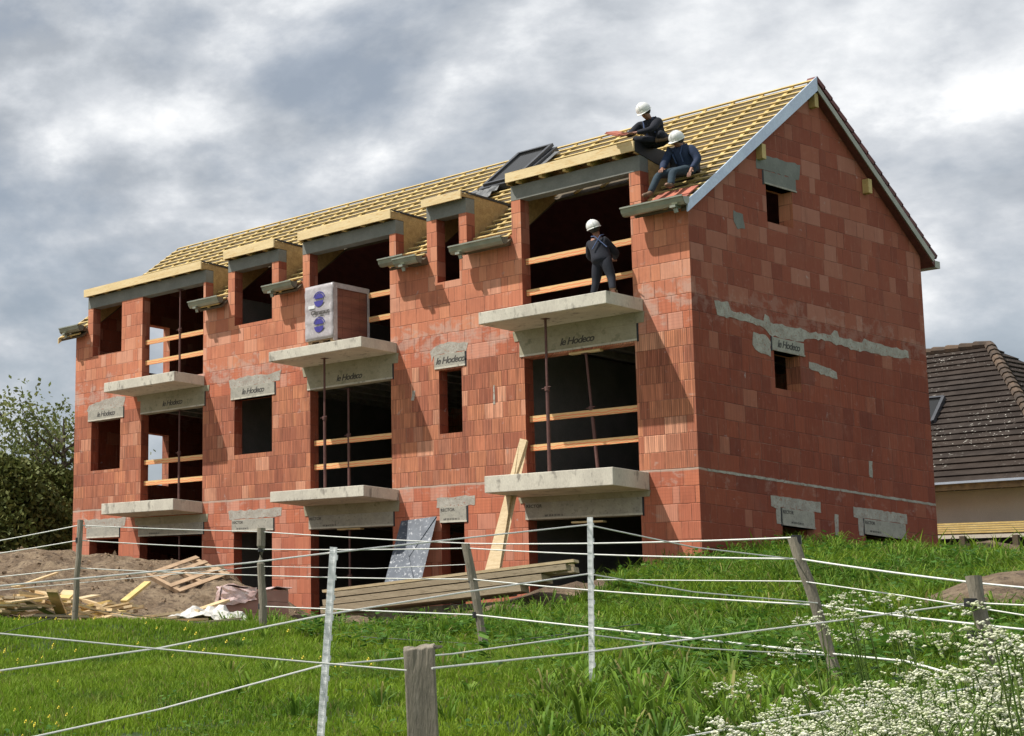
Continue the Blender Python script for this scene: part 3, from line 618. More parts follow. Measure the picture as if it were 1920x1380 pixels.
prop(-1.35,1.6,3.1,5.95,'dark steel prop deep inside the middle right room')
for x,z in ((-2.1,5.41),(-2.15,2.23),(-7.6,2.295)):
    tag(MB().box(x-.30,x+.32,.06,.17,z,z+.065 if z>5 else z+.03).build('wood_block',M['fir']),{5.41:'wood block over the prop under the upper right lintel',2.23:'wood block under the ground floor lintel behind the white post',2.295:'wood block over the prop of the ground floor opening left of the sheet'}[z],'wood block')
# guard boards
for k,zz,nm in (('F',(7.375,6.755),'top floor opening where the worker stands'),('D',(7.33,6.80),'top floor opening beside the brick pallet'),('B',(7.265,6.745),'top left balcony opening'),('F',(4.265,3.71),'first floor opening at the right'),('D',(4.235,3.705),'first floor opening in the middle'),('B',(4.20,3.68),'first floor opening at the left')):
    a,b=cols[k]
    for i,z in enumerate(zz):
        o=MB().box(a+.015,b-.015,.10,.13,z-.058,z+.058).build('guard_board',M['guard']); o.data.transform(Matrix.Translation((0,0,-.058))); o.location.z+=.058
        o.rotation_euler=(0,.002*(-1)**i,0)
        tag(o,('upper' if i==0 else 'lower')+' orange marked guard board across the '+nm,'guard board','orange marked boards across the balcony openings')
# roof window
wn=thing('x','','',(-5.5,3.0,10.3)); wn.name='roof_window'; wn.parent=B; wn.location=Vector((-5.5,3.0,10.3))-Vector(B['_loc'])
for kk in ('label','category'):
    if kk in wn: del wn[kk]
nn=Vector((0,-SL,1)).normalized()
def rp(x,y,h): return Vector((x,y,rz(y)))+nn*h
fr=MB()
for a_,b_ in (((-5.95,2.35),(-5.95,3.62)),((-5.03,2.35),(-5.03,3.62))): fr.bar(rp(*a_,.05),rp(*b_,.05),.09,.13,nn)
for y in (2.38,3.6): fr.bar(rp(-5.99,y,.052),rp(-4.99,y,.052),.09,.125,nn)
fr.build('frame',M['frame'],wn)
sa=MB(); 
for x in (-5.88,-5.10): sa.bar(rp(x,2.45,.13),rp(x,3.66,.17),.07,.07,nn)
for y,h in ((2.47,.13),(3.64,.17)): sa.bar(rp(-5.91,y,h+.001),rp(-5.07,y,h+.001),.07,.068,nn)
sa.build('sash',M['frame'],wn)
MB().hexa([rp(-5.85,2.5,.12),rp(-5.13,2.5,.12),rp(-5.13,3.6,.15),rp(-5.85,3.6,.15),rp(-5.85,2.5,.135),rp(-5.13,2.5,.135),rp(-5.13,3.6,.165),rp(-5.85,3.6,.165)]).build('pane',M['glass'],wn)
# flashing skirt, crumpled
def crumple(name,f,nu,nv,mat,parent=None,amp=.03,seed=0,th=.01):
    r=random.Random(seed); vs=[];fs=[]
    for i in range(nu+1):
        for j in range(nv+1):
            p=f(i/nu,j/nv); vs.append(p+Vector((r.uniform(-amp,amp),r.uniform(-amp,amp),r.uniform(-amp,amp))))
    for i in range(nu):
        for j in range(nv): a=i*(nv+1)+j; fs.append((a,a+1,a+nv+2,a+nv+1))
    o=MB().add(vs,fs).build(name,mat,parent,fix=False); s=o.modifiers.new('s','SOLIDIFY'); s.thickness=th; return o
crumple('flashing_skirt',lambda u,v: rp(-6.38+u*.95+.25*v*(1-u),1.72+v*.72,.07),10,6,M['lead'],wn,.035,3)
crumple('flashing_skirt',lambda u,v: rp(-4.98+u*.12,2.2+v*1.3,.05),2,8,M['lead'],wn,.01,4)
# tiles lying about
def tiles(x,y,z,n,label,grp,rot=0,w=.22,slope=False):
    mb=MB()
    for i in range(n):
        c=Vector((x+random.uniform(-.01,.01),y,z+.018+i*.024)); d=Vector((math.cos(rot),math.sin(rot),0 if not slope else 0))*.18
        mb.bar(c-d,c+d,w,.02,(0,0,1) if not slope else nn)
    return tag(mb.build('roof_tile_stack',M['tile']),label,'roof tiles',grp)
for i,(x,n,l) in enumerate(((-7.6,3,'first small pile of red tiles on the middle dormer roof'),(-7.2,4,'second pile of red tiles on the middle dormer roof'),(-6.85,3,'red tiles by the right end of the middle dormer roof'))):
    tiles(x,.55,9.01,n,l,'red roof tiles piled on the dormers',rot=.2*i)
for i,(x,n,l) in enumerate(((-2.2,3,'low pile of red tiles on the big right dormer roof'),(-1.75,3,'red tiles beside the worker on the right dormer roof'))):
    tiles(x,.35,9.13,n,l,'red roof tiles piled on the dormers',rot=.3*i)
o=MB(); o.bar(rp(-3.72,.95,.03),rp(-3.62,1.35,.03),.2,.05,nn); tag(o.build('roof_tile',M['tile']),'single red tile lying by the left end of the big dormer','roof tile')
o=MB(); o.bar(rp(-6.5,1.25,.03),rp(-6.3,1.6,.03),.24,.06,nn); tag(o.build('roof_tile',M['tile']),'two red tiles lying below the open roof window','roof tile')
# ------------------------------------------------------------------ brick pallet on balcony
pz=6.172
pk=thing('brick_pallet','shrink wrapped pack of bricks with blue round prints on the middle balcony','brick pallet',(-7.4,-.45,pz))
px0,px1,py0,py1=-7.79,-7.05,-.95,.12
pw=MB()
for x in (px0+.02,(px0+px1)/2-.05,px1-.12): pw.box(x,x+.1,py0+.03,py1-.03,pz,pz+.09)
for k in range(5): pw.box(px0+.01,px1-.01,py0+.02+k*.23,py0+.12+k*.23,pz+.0905,pz+.112)
pw.build('wooden_pallet',M['palletwood'],pk)
for k in range(5):
    z0=pz+.115+k*.235; bb=MB()
    for a_ in range(2):
        for b_ in range(4): bb.box(px0+.02+a_*.355,px0+.02+a_*.355+.35,py0+.02+b_*.262,py0+.02+b_*.262+.258,z0,z0+.232)
    bb.build('brick_layer',M['packbrick'],pk)
zt=pz+.115+5*.235+.005
vs=[];fs=[]; nu,nv=12,16; r=random.Random(5)
for j in range(nv+1):
    for i in range(nu+1):
        u=i/nu; v=j/nv; vs.append((px0-.01+u*(px1-px0+.02),py0-.012-.018*abs(math.sin(v*13+u*.6))-r.uniform(0,.008),pz+.10+v*(zt-pz-.10)))
for j in range(nv):
    for i in range(nu): a=j*(nu+1)+i; fs.append((a,a+1,a+nu+2,a+nu+1))
fo=MB().add(vs,fs).build('front_wrap',M['film'],pk,fix=False,smooth=True); s=fo.modifiers.new('s','SOLIDIFY'); s.thickness=.004
MB().box(px0-.01,px1+.012,py0-.01,py1,zt,zt+.012).build('top_wrap',M['film'],pk)
w=MB(); w.box(px1+.001,px1+.012,py0-.02,py0+.10,pz+.05,zt); w.box(px1+.001,px1+.011,py1-.06,py1,pz+.05,zt); w.box(px1+.001,px1+.0105,py0+.1,py1-.06,zt-.10,zt); w.build('side_wrap',M['film'],pk)
xc=(px0+px1)/2+.02
def disc(cx,cz,rx,rz_,mat,y,name,a0=0,a1=2*math.pi,inner=0):
    mb=MB(); n=28; 
    if inner:
        for i in range(n):
            t0=a0+(a1-a0)*i/n;t1=a0+(a1-a0)*(i+1)/n
            mb.prism([(cx+rx*math.cos(t0),y,cz+rz_*math.sin(t0)),(cx+rx*math.cos(t1),y,cz+rz_*math.sin(t1)),(cx+rx*inner*math.cos(t1),y,cz+rz_*inner*math.sin(t1)),(cx+rx*inner*math.cos(t0),y,cz+rz_*inner*math.sin(t0))],(0,.003,0))
    else: mb.prism([(cx+rx*math.cos(a0+(a1-a0)*i/n),y,cz+rz_*math.sin(a0+(a1-a0)*i/n)) for i in range(n+(0 if a1-a0>6 else 1))],(0,.003,0))
    return mb.build(name,mat,pk)
yy=py0-.045
for cz in (pz+.98,pz+.42):
    disc(xc,cz+.02,.155,.155,M['blue'],yy,'round_print',0.15,math.pi-.15,.86)
    disc(xc,cz+.02,.115,.115,M['blue'],yy,'round_print',0.0,math.pi)
    disc(xc-.01,cz-.03,.125,.13,M['blue'],yy,'round_print',math.pi,2*math.pi)
text('Climamur',.135,M['ink'],(xc+.02,yy,pz+.70),(1,0,0),(0,0,1),pk,thick=.001,spacing=.9)
text('optibric',.05,M['ink'],(xc+.05,yy,pz+.61),(1,0,0),(0,0,1),pk,thick=.001)
MB().box(px0+.10,px0+.27,yy-.002,yy+.001,pz+.80,pz+.87).build('paper_label',M['whiteplastic'],pk)
# ------------------------------------------------------------------ ground clutter by the building
def shift_to_ground(x,y): return float(G(x,y)[0])
# long lumber stack
A0=D(600,1150,28.2); A1=D(1088,1095,26.8)
st=thing('lumber_stack','long stack of weathered formwork planks lying before the ground floor openings','lumber stack',((A0+A1)/2))
dirv=(A1-A0).normalized(); side=Vector((-dirv.y,dirv.x,0)).normalized(); upv=side.cross(dirv)*-1
if upv.z<0: upv=-upv
lay=[(.00,-.3,.80,.12,'plank'),(.125,-.05,.88,.10,'plank'),(.235,.02,.97,.09,'plank'),(.33,.0,1.0,.05,'newplank')]
Ls=(A1-A0).length
for h_,s0,s1,th,mm in lay:
    for c in range(3):
        e0=A0+dirv*(Ls*max(s0,0.0)+random.uniform(0,.25))+upv*(h_+th/2-.02)+side*(c*.24); e1=A0+dirv*(Ls*s1-random.uniform(0,.3)*(0 if c==0 else 1))+upv*(h_+th/2-.02)+side*(c*.24)
        MB().bar(e0,e1,.225,th-.008,upv).build('plank',M[mm],st)
# concrete footing block under the stack
f0=D(640,1150,28.6); f1=D(1050,1120,27.6)
o=MB().prism([(f0.x,f0.y,-.3),(f1.x,f1.y,-.1),(f1.x,f1.y,f1.z),(f0.x,f0.y,f0.z+.02)],side*.35).build('concrete_footing',M['concrete'],bevel=.01); tag(o,'low pale concrete footing under the long plank stack','concrete footing')
# leaning sheet
def leanboard(name,mat,tl,tr,bl,br,th,label,cat):
    n=(Vector(tr)-Vector(tl)).cross(Vector(bl)-Vector(tl)).normalized()*th
    return tag(MB().prism([tl,tr,br,bl],n).build(name,mat),label,cat)
leanboard('plywood_sheet',M['plywood'],un(752,977,1,-.05),un(818,968,1,-.05),un(782,1115,1,-1.0),un(712,1125,1,-1.0),.02,'dusty dark plywood sheet leaning on the wall by the narrow door','plywood sheet')
leanboard('leaning_plank',M['newplank'],un(975,822,1,-.05),un(988,825,1,-.05),un(935,1075,1,-.95),un(905,1085,1,-.95),.05,'long pale plank leaning on the wall left of the right balconies','plank')
# flattened wooden pallet on the dirt
def wooden_pallet(c,ang,tilt,label):
    t=thing('wooden_pallet',label,'pallet',c); R=Matrix.Rotation(ang,3,'Z')@Matrix.Rotation(tilt,3,'X')@Matrix.Rotation(math.radians(42),3,'Z')
    def bx(x0,x1,y0,y1,z0,z1): return [Vector(c)+R@Vector(p) for p in ((x0,y0,z0),(x1,y0,z0),(x1,y1,z0),(x0,y1,z0),(x0,y0,z1),(x1,y0,z1),(x1,y1,z1),(x0,y1,z1))]
    for x in (-.62,-.05,.53): MB().hexa(bx(x,x+.09,-.48,.48,0,.09)).build('bearer',M['palletwood'],t)
    for y in (-.48,-.24,.12,.36): MB().hexa(bx(-.64+.1*(y>0),.64,y,y+.11,.091,.110)).build('deck_board',M['palletwood'],t)
    return t
pc=D(352,1084,33); pc.z=max(pc.z,shift_to_ground(pc.x,pc.y)+.22)
wooden_pallet(pc,math.radians(48),math.radians(30),'broken wooden pallet lying on the heap of dirt')
# scrap planks
nP=0
def scrap(u,v,d,L_,ang,w,th,mat,label,group,lift=0,tilt=0):
    p=D(u,v,d); z=shift_to_ground(p.x,p.y)+th/2+lift
    dv=Vector((math.cos(ang),math.sin(ang),tilt)).normalized()*L_/2; c=Vector((p.x,p.y,z+abs(tilt)*L_*.4))
    mb=MB().bar(c-dv,c+dv,w,th); return tag(mb.build('scrap_board',mat),label,'wood scrap',group)
GRP='broken boards in the scrap heap along the grass edge'
rr=random.Random(11)
for i in range(95):
    f=rr.random(); u=rr.uniform(-20,200) if i<58 else rr.uniform(160,400); d=rr.uniform(23.2,26.8)
    k=rr.random(); scrap(u,1150,d,rr.uniform(.35,1.3),rr.uniform(-.6,2.4),rr.uniform(.06,.2),rr.uniform(.02,.05),M['scrap'] if k<.55 else (M['yellow_board'] if k<.64 else (M['newplank'] if k<.9 else M['plank'])),'broken pale board lying in the scrap heap along the grass edge',GRP,rr.uniform(0,.42)*max(0,1-abs(u-70)/160)+rr.uniform(0,.05),rr.uniform(-.25,.25))
a_=D(232,1128,27); b_=D(277,1092,27.6); tag(MB().bar(a_,b_,.12,.04).build('scrap_board',M['yellow_board']),'yellow board propped up against the dirt behind the scrap heap','board')
# brick pack with pink film
bp_=D(478,1166,26.5); gz0=shift_to_ground(bp_.x,bp_.y); ang=math.radians(50)
bk=thing('brick_pack','low pack of bricks under torn pink film beside the fence post','brick pack',(bp_.x,bp_.y,gz0))
def rbox(x0,x1,y0,y1,z0,z1):
    R=Matrix.Rotation(ang,3,'Z'); return [Vector((bp_.x,bp_.y,gz0))+R@Vector(p) for p in ((x0,y0,z0),(x1,y0,z0),(x1,y1,z0),(x0,y1,z0),(x0,y0,z1),(x1,y0,z1),(x1,y1,z1),(x0,y1,z1))]
MB().hexa(rbox(-.52,.46,-.45,.40,-.1,.08)).build('pallet_base',M['palletwood'],bk)
for k in range(2): MB().hexa(rbox(-.50,.44,-.43,.38,.085+k*.18,.26+k*.18)).build('brick_layer',simple('dusty_pink_brick',(.36,.20,.16),(.28,.14,.11),5,.7,.3,20),bk)
R=Matrix.Rotation(ang,3,'Z')
crumple('film_cover',lambda u,v:Vector((bp_.x,bp_.y,gz0))+R@Vector((-.53+u*1.0,-.46+v*.87,.455+.03*math.sin(u*9))),10,8,M['pinkfilm'],bk,.022,8)
crumple('film_cover',lambda u,v:Vector((bp_.x,bp_.y,gz0))+R@Vector((-.53-.05*v+u*.02,-.46+u*.86,.46-.38*v)),5,5,M['pinkfilm'],bk,.03,9)
crumple('film_cover',lambda u,v:Vector((bp_.x,bp_.y,gz0))+R@Vector((-.53+u*.5,-.47-.03*v,.46-.30*v*(1-u*.4))),6,5,M['pinkfilm'],bk,.025,10)
# crumpled white sheet
ws=D(398,1168,25.2); g0=shift_to_ground(ws.x,ws.y)
def wsf(u,v):
    a=ang; x=(u-.5)*1.15; y=(v-.5)*.8; h=.26*max(0,1-(x/.62)**2)*max(0,1-(y/.45)**2)*(.6+.4*math.sin(u*17)*math.cos(v*9)); R=Matrix.Rotation(math.radians(33),3,'Z')
    return Vector((ws.x,ws.y,g0+.02))+R@Vector((x,y,h))
o=crumple('plastic_sheet',wsf,18,12,M['whitesheet'],None,.022,12); tag(o,'crumpled white plastic sheet on the grass edge before the brick pack','plastic sheet')
for i,(u,d) in enumerate(((545,25.5),(600,26),(350,25),(170,23.8))):
    scrap(u,1170,d,1.0-.15*i,.8,.12,.04,M['plank'],['weathered board lying between the brick pack and the pier','weathered board at the foot of the brick pier','short board lying left of the white sheet','grey board lying beside the leftmost fence post'][i],None)
# stones / clods
cl=MB(); r=random.Random(4)
for i in range(1500):
    x=r.uniform(-16,0); y=r.uniform(-12,-1.0)
    if dirt_side(np.array([[x,y]]))[0]<.3: continue
    s=.015+.07*r.random()**3; q_=Matrix.Rotation(r.uniform(0,6),3,Vector((r.uniform(-1,1),r.uniform(-1,1),r.uniform(-1,1))).normalized()); z=float(G(x,y)[0])-s*.25; c=Vector((x,y,z+s*.3)); 
    vs=[c+q_@Vector(p)*s*r.uniform(.6,1.2) for p in ((1,0,0),(0,1,0),(-1,0,0),(0,-1,0),(0,0,.8),(0,0,-.8))]; cl.add(vs,[(0,1,4),(1,2,4),(2,3,4),(3,0,4),(1,0,5),(2,1,5),(3,2,5),(0,3,5)])
tag(cl.build('clods',simple('dirt_clod',(.26,.18,.11),(.13,.085,.05),5,.95,0,isl=.3)),'loose earth clods and stones over the brown spoil heaps','clods',kind='stuff')
# ------------------------------------------------------------------ fences
def post(fence,base,top,r,mat,square=False,n=10,label=None):
    if square: mb=MB().bar(base,top,r*2,r*1.5,(0,1,0)); o=mb.build('post',mat,fence,bevel=.006)
    else:
        k=6; pts=[Vector(base).lerp(Vector(top),i/k)+Vector((random.uniform(-.006,.006),random.uniform(-.006,.006),0)) for i in range(k+1)]
        o=MB().tube(pts,[r*random.uniform(.92,1.08) for _ in pts],n).build('post',mat,fence)
    if label: o['label']=label
    return o
def rope(fence,pts,r,mat='rope',sag=.0,label=None):
    mb=MB(); full=[]
    P_=[D(*p) for p in pts]
    for a,b in zip(P_[:-1],P_[1:]):
        for i in range(10): t=i/10; q=a.lerp(b,t); q.z-=sag*4*t*(1-t)*min(1,(b-a).length/6); full.append(q)
    full.append(P_[-1]); o=mb.tube(full,r,6).build('rope',M[mat],fence)
    return o
bf=thing('pasture_fence','farther pasture fence of leaning weathered posts with white ropes','fence',D(900,1205,18))
PP=[((150,975),(139,1170),20,.038),((489,990),(493,1180),19.5,.044),((874,1020),(911,1215),18,.040),((1488,1008),(1572,1262),13,.034)]
for (tu,tv),(bu,bv),d,r in PP:
    post(bf,D(bu,bv+14,d),D(tu,tv,d),r,M['post'])
D1=[20,19.5,18]
for vs in ((985,997,1019,1008),(1013,1030,1028,1048),(1065,1079,1086,1135)):
    us=(148,489,880 if vs[2]<1030 else 886,1490 if vs[3]<1040 else (1500 if vs[3]<1100 else 1540))
    lv={985:1016,1013:1038,1065:1079}[vs[0]]
    ext={985:None,1013:(1822,1092,11.6),1065:(1836,1171,11.6)}[vs[0]]
    pts=[(-60,lv+8,21.5),(us[0],vs[0],20),(us[1],vs[1],19.5),(us[2],vs[2],18),(us[3],vs[3],13)]
    if ext: pts+=[ext,(1990,ext[1]+16,11.3)]
    rope(bf,pts,.0068,sag=.02)
rope(bf,[(492,1137,19.5),(892,1153,18),(1562,1226,13)],.0085,sag=.0)
rope(bf,[(-60,1112,21),(489,1062,19.5),(700,1066,18.5),(884,1058,18)],.004,sag=.0)
rope(bf,[(170,1143,20),(492,1181,19.5),(905,1208,18),(1200,1170,16)],.005,'darkrope',sag=.01)
rope(bf,[(-60,1190,13),(2,1188,13),(142,1145,20)],.003,'darkrope')
rope(bf,[(1120,1087,15),(1505,1090,13),(1700,1118,12.3),(1990,1165,11.4)],.0045,sag=0)
ins=MB()
for (u,v,d) in ((489,1079,19.5),(489,1030,19.5),(876,1030,18),(884,1087,18),(892,1153,18),(146,1013,20),(145,1065,20),(1515,1090,13),(1493,1012,13),(489,1137,19.5)):
    p=D(u,v,d); MB().tube([p+Vector((0,0,-.03)),p+Vector((0,0,.03))],.03,8).build('insulator',M['insulator'],bf)
ff=thing('electric_fence','nearer electric fence of white plastic stakes and one cut timber post','fence',D(1108,1270,10.6))
def stake(top,base,d,w):
    a=D(*top,d); b=D(*base,d); ax=(a-b).normalized(); n=Vector((CAM.x-a.x,CAM.y-a.y,0)).normalized(); s=n.cross(ax).normalized()
    mb=MB().bar(b,a,w*.55,w*.5,n); mb.bar(b-s*w*.33,a-s*w*.33,w*.18,w*.85,n)
    L_=(a-b).length; k=int(L_/.085)
    for i in range(k):
        c=b.lerp(a,(i+.5)/k); mb.bar(c-s*w*.40-ax*.012,c-s*w*.40+ax*.012,w*.28,w*.22,n)
    for i in range(k*2):
        c=b.lerp(a,(i+.5)/(k*2)); 
        mb.bar(c+n*w*.25-ax*.006,c+n*w*.25+ax*.006,w*.5,w*.06,n)
    o=mb.build('stake',M['whiteplastic'],ff); return o
stake((624,1026),(598,1405),8.0,.046); stake((1105,970),(1109,1290),10.6,.042)
# foreground cut post with cracked top
pt=D(786,1214,6.6); pb=D(800,1520,6.6); wx=MR@Vector((1,0,0)); n_=Vector((CAM.x-pt.x,CAM.y-pt.y,0)).normalized(); sx=n_.cross(Vector((0,0,1))).normalized()*-1
hw=.053; hd=.075
mb=MB(); top=[pt-sx*hw+Vector((0,0,-.012)),pt+sx*hw*.9+Vector((0,0,.006)),pt+sx*hw-n_*hd*2+Vector((0,0,.02)),pt-sx*hw-n_*hd*2+Vector((0,0,.0))]; bot=[pb-sx*hw*1.02,pb+sx*hw*1.0,pb+sx*hw-n_*hd*2,pb-sx*hw*1.02-n_*hd*2]
mb.hexa(bot+top); o=mb.build('post',M['post'],ff,bevel=.006)
bmf=bmesh.new(); bmf.from_mesh(o.data); bmesh.ops.subdivide_edges(bmf,edges=bmf.edges,cuts=6,use_grid_fill=True)
for v in bmf.verts:
    if v.co.z>max(x.co.z for x in bmf.verts)-.05: v.co+=Vector((random.uniform(-.004,.004),random.uniform(-.004,.004),random.uniform(-.006,.006)))
bmf.to_mesh(o.data); bmf.free()
mb=MB(); c=pt+sx*.01-n_*.05
for i in range(6):
    q=c+sx*random.uniform(-.02,.04)-n_*random.uniform(0,.06); mb.bar(q,q+sx*.03+Vector((0,0,random.uniform(.004,.012))),.03,.008)
mb.build('splinters',M['post'],o)
post(ff,D(1880,1345,10),D(1826,1080,10),.031,M['post'],n=12)
rope(ff,[(-60,1104,7.0),(460,1056,7.8),(614,1037,8.0),(880,1008,9.4),(1101,984,10.6),(1300,1026,11.8),(1496,1049,13)],.0045,sag=0)
rope(ff,[(-60,1266,7.0),(300,1215,7.6),(609,1153,8.0),(860,1112,9.3),(1103,1076,10.6),(1300,1110,11.8),(1538,1131,13)],.0045,sag=0)
rope(ff,[(-30,1402,7.2),(300,1330,7.7),(602,1248,8.0),(850,1226,9.3),(1106,1190,10.6),(1300,1215,11.8),(1560,1229,13)],.0045,sag=0)
rope(ff,[(-60,1182,6.2),(300,1217,6.4),(600,1243,6.5),(762,1257,6.52)],.0036,sag=0); rope(ff,[(810,1253,6.52),(1108,1222,7.6),(1560,1165,9.2),(1824,1130,10)],.0040,sag=0)
rope(ff,[(1250,1388,7.2),(1500,1342,8.2),(1760,1300,9.3),(1868,1282,10)],.0040,sag=0); rope(ff,[(1838,1131,10),(1990,1138,9.6)],.0045,sag=0)
rope(ff,[(1562,1226,13),(1700,1240,11.5),(1862,1285,10)],.007,sag=0)
for (u,v,d) in ((1820,1130,9.95),(1826,1190,9.95)):
    p=D(u,v,d); MB().tube([p+Vector((0,0,-.02)),p+Vector((0,0,.02))],.028,8).build('insulator',M['insulator'],ff)
# ------------------------------------------------------------------ neighbour house
NH=thing('house','beige house with a hipped brown lichen spotted tile roof behind the block','house',(-4,17,2.4))
e0=un(1757,908,2,4.25); e2=un(1995,893,2,4.25); e0=e0+(e0-e2)*5.5; r1=un(1855,650,2,8.4); r0=un(1740,665,2,8.4); r0=r1+(r0-r1)*4.0
ed=(e2-e0).normalized(); bk_=Vector((-ed.y,ed.x,0)); 
if bk_.y<0: bk_=-bk_
rd=(r1-e0).dot(bk_)
e3=e2+bk_*rd*2; e4=e0+bk_*rd*2
r0p=r1-ed*((r1-e0).dot(ed)-rd*.6)
def roofplane(mbf,a,b,c,d,rows):    # eave a->b, ridge d->c : stepped courses
    for i in range(rows):
        t0=i/rows; t1=(i+1)/rows
        p0=a.lerp(d,t0);p1=b.lerp(c,t0);q0=a.lerp(d,t1);q1=b.lerp(c,t1)
        n=(p1-p0).cross(q0-p0).normalized(); 
        if n.z<0: n=-n
        mbf.hexa([p0-n*.02,p1-n*.02,q1-n*.02,q0-n*.02,p0+n*.045,p1+n*.045,q1+n*.005,q0+n*.005])
rf=MB(); roofplane(rf,e0,e2,r1,r0p,24); rf.build('front_roof',M['oldroof'],NH,fix=True)
rf=MB(); roofplane(rf,e2,e3,r1,r1,24); rf.build('hip_roof',M['oldroof'],NH)
rf=MB(); roofplane(rf,e4,e3,r1,r0p,4); rf.build('rear_roof',M['oldroof'],NH)
hp=MB()
for a,b in ((e2,r1),(r0p,r1)):
    L_=(b-a).length; k=int(L_/.33)
    for i in range(k):
        p=a.lerp(b,i/k); q=a.lerp(b,(i+1.12)/k); hp.tube([p+Vector((0,0,.07)),q+Vector((0,0,.045))],[.12,.10],8)
hp.build('ridge_tiles',simple('mossy_ridge_tile',(.10,.065,.04),(.055,.04,.03),6,.9,.3,30,isl=.3),NH)
wi=ed*.5+bk_*.45
gz_=1.5
w0=e0+bk_*.4; w1=e2+bk_*.4-ed*.4; w2=e3-bk_*.4-ed*.4; w3=e4-bk_*.4
MB().hexa([Vector((p.x,p.y,gz_)) for p in (w0,w1,w2,w3)]+[Vector((p.x,p.y,4.12)) for p in (w0,w1,w2,w3)]).build('wall',M['house_wall'],NH)
MB().bar(e0+Vector((0,0,-.09)),e2+Vector((0,0,-.09)),.06,.14).build('fascia',M['fascia_old'],NH)
MB().bar(e0-bk_*.06+Vector((0,0,.0)),e2-bk_*.06+Vector((0,0,.0)),.10,.05).build('gutter',M['zinc_blue'],NH)
# skylight on that roof
def onroof(u,v,h=0):
    n=(e2-e0).cross(r1-e0).normalized(); n=n if n.z>0 else -n; d=ray(u,v); t=(e0-CAM).dot(n)/d.dot(n); return CAM+d*t+n*h, n
sk=MB(); q=[onroof(u,v,.06)[0] for u,v in ((1720,755),(1772,750),(1751,796),(1700,802))]; nN=onroof(1772,750)[1]
for a,b in zip(q,q[1:]+q[:1]): sk.bar(a,b,.07,.12,nN)
so=sk.build('skylight',M['frame'],NH); MB().prism([p+nN*.0 for p in q],nN*.02).build('pane',M['glass'],so)
# lean-to with battens
LT=thing('lean_to','low lean-to with fresh roofing battens beyond the grass at right','lean-to',(-1.8,12.3,2.3))
l0=un(1757,1000,2,3.0)+(un(1757,1000,2,3.0)-un(1925,995,2,3.0))*1.0; l1=un(1925,995,2,3.0); ld=(l1-l0).normalized(); lb=Vector((-ld.y,ld.x,0))
if lb.y<0: lb=-lb
m_=MB(); m_.prism([l0+Vector((0,0,-.05)),l1+Vector((0,0,-.05)),l1+lb*1.0+Vector((0,0,.27)),l0+lb*1.0+Vector((0,0,.27))],(0,0,.03)); m_.build('underlay',M['underlay'],LT)
for i in range(5):
    q=lb*(.02+i*.22)+Vector((0,0,.0+i*.07)); MB().bar(l0+q,l1+q,.06,.035).build('batten',M['yellow_board'],LT)
MB().bar(l1+Vector((0,0,-.06)),l1+lb*1.0+Vector((0,0,.24)),.03,.2).build('verge_flashing',M['zinc_blue'],LT)
for i in range(4):
    p=l0.lerp(l1,(i+.2)/3.4); MB().bar(Vector((p.x,p.y,1.5)),Vector((p.x,p.y,2.92)),.1,.1,(1,0,0)).build('post',M['underlay'],LT)
MB().hexa([Vector((p.x,p.y,z)) for z in (1.5,2.9) for p in (l0+lb*.3,l1+lb*.3,l1+lb*.35,l0+lb*.35)]).build('under_roof_shade',M['black'],LT)  # black sheet standing in for the shade under the lean-to roof
# ------------------------------------------------------------------ trees
def tree(name,label,x,y,h,rad,nleaf,leaf,mat,seed,crown_lo=.2,conif=False,twig=True):
    r=np.random.default_rng(seed); z0=H(x,y)-.2; t=thing(name,label,'tree',(x,y,z0),'trees left of the block')
    tr=MB(); tr.tube([(x,y,z0),(x+.1,y,z0+h*.35),(x+.05,y,z0+h*.7),(x,y,z0+h*.95)],[.22,.16,.09,.02],8); tips=[]
    nb=26 if not conif else 10
    for i in range(nb):
        f=.22+.72*i/nb; a=i*2.4+r.uniform(-.4,.4); L_=rad*(1.05-abs(f-.5)*.7)*r.uniform(.7,1.1) if not conif else rad*(1.05-f)
        p0=Vector((x+.06,y,z0+h*f*.9)); p1=p0+Vector((math.cos(a)*L_*.5,math.sin(a)*L_*.5,h*.07)); p2=p0+Vector((math.cos(a)*L_,math.sin(a)*L_,h*.17 if not conif else -.1)); tr.tube([p0,p1,p2],[.06,.035,.01],5); tips+= [p1,p2,(p1+p2)/2]
        if twig:
            for q in range(3):
                a2=a+r.uniform(-1,1); p3=p2+Vector((math.cos(a2)*.35,math.sin(a2)*.35,r.uniform(.2,.6))); tr.tube([p2.lerp(p1,q*.3),p3],[.015,.005],4); tips.append(p3)
    tr.build('trunk',M['bark'],t)
    tips=np.array([tuple(p) for p in tips]); nc=len(tips)
    c=tips[r.integers(0,nc,nleaf)]; cl=r.random(nc)
    sc=.42 if not conif else .5
    p=c+r.normal(0,sc,(nleaf,3))*np.array([1,1,.8])
    if conif:
        f=r.random(nleaf)**.8; a=r.random(nleaf)*6.28; rr_=rad*np.sqrt(np.clip(1-((f-.35)/.66)**2,0,1))*(.5+.5*r.random(nleaf)**.5)*(1+.2*np.sin(a*5+f*9)); p=np.stack([x+np.cos(a)*rr_,y+np.sin(a)*rr_,z0+h*(.04+.96*f)],1)
    s=leaf*r.uniform(.6,1.4,nleaf); u=r.normal(size=(nleaf,3)); u/=np.linalg.norm(u,axis=1)[:,None]; w=r.normal(size=(nleaf,3)); w=np.cross(u,w); w/=np.linalg.norm(w,axis=1)[:,None]
    V=np.stack([p-u*s[:,None],p+w*s[:,None]*.55,p+u*s[:,None],p-w*s[:,None]*.55],1).reshape(-1,3)-np.array(t['_loc']); F_=np.arange(nleaf*4).reshape(-1,4)
    o=big('crown',V,F_,mat); o.parent=t
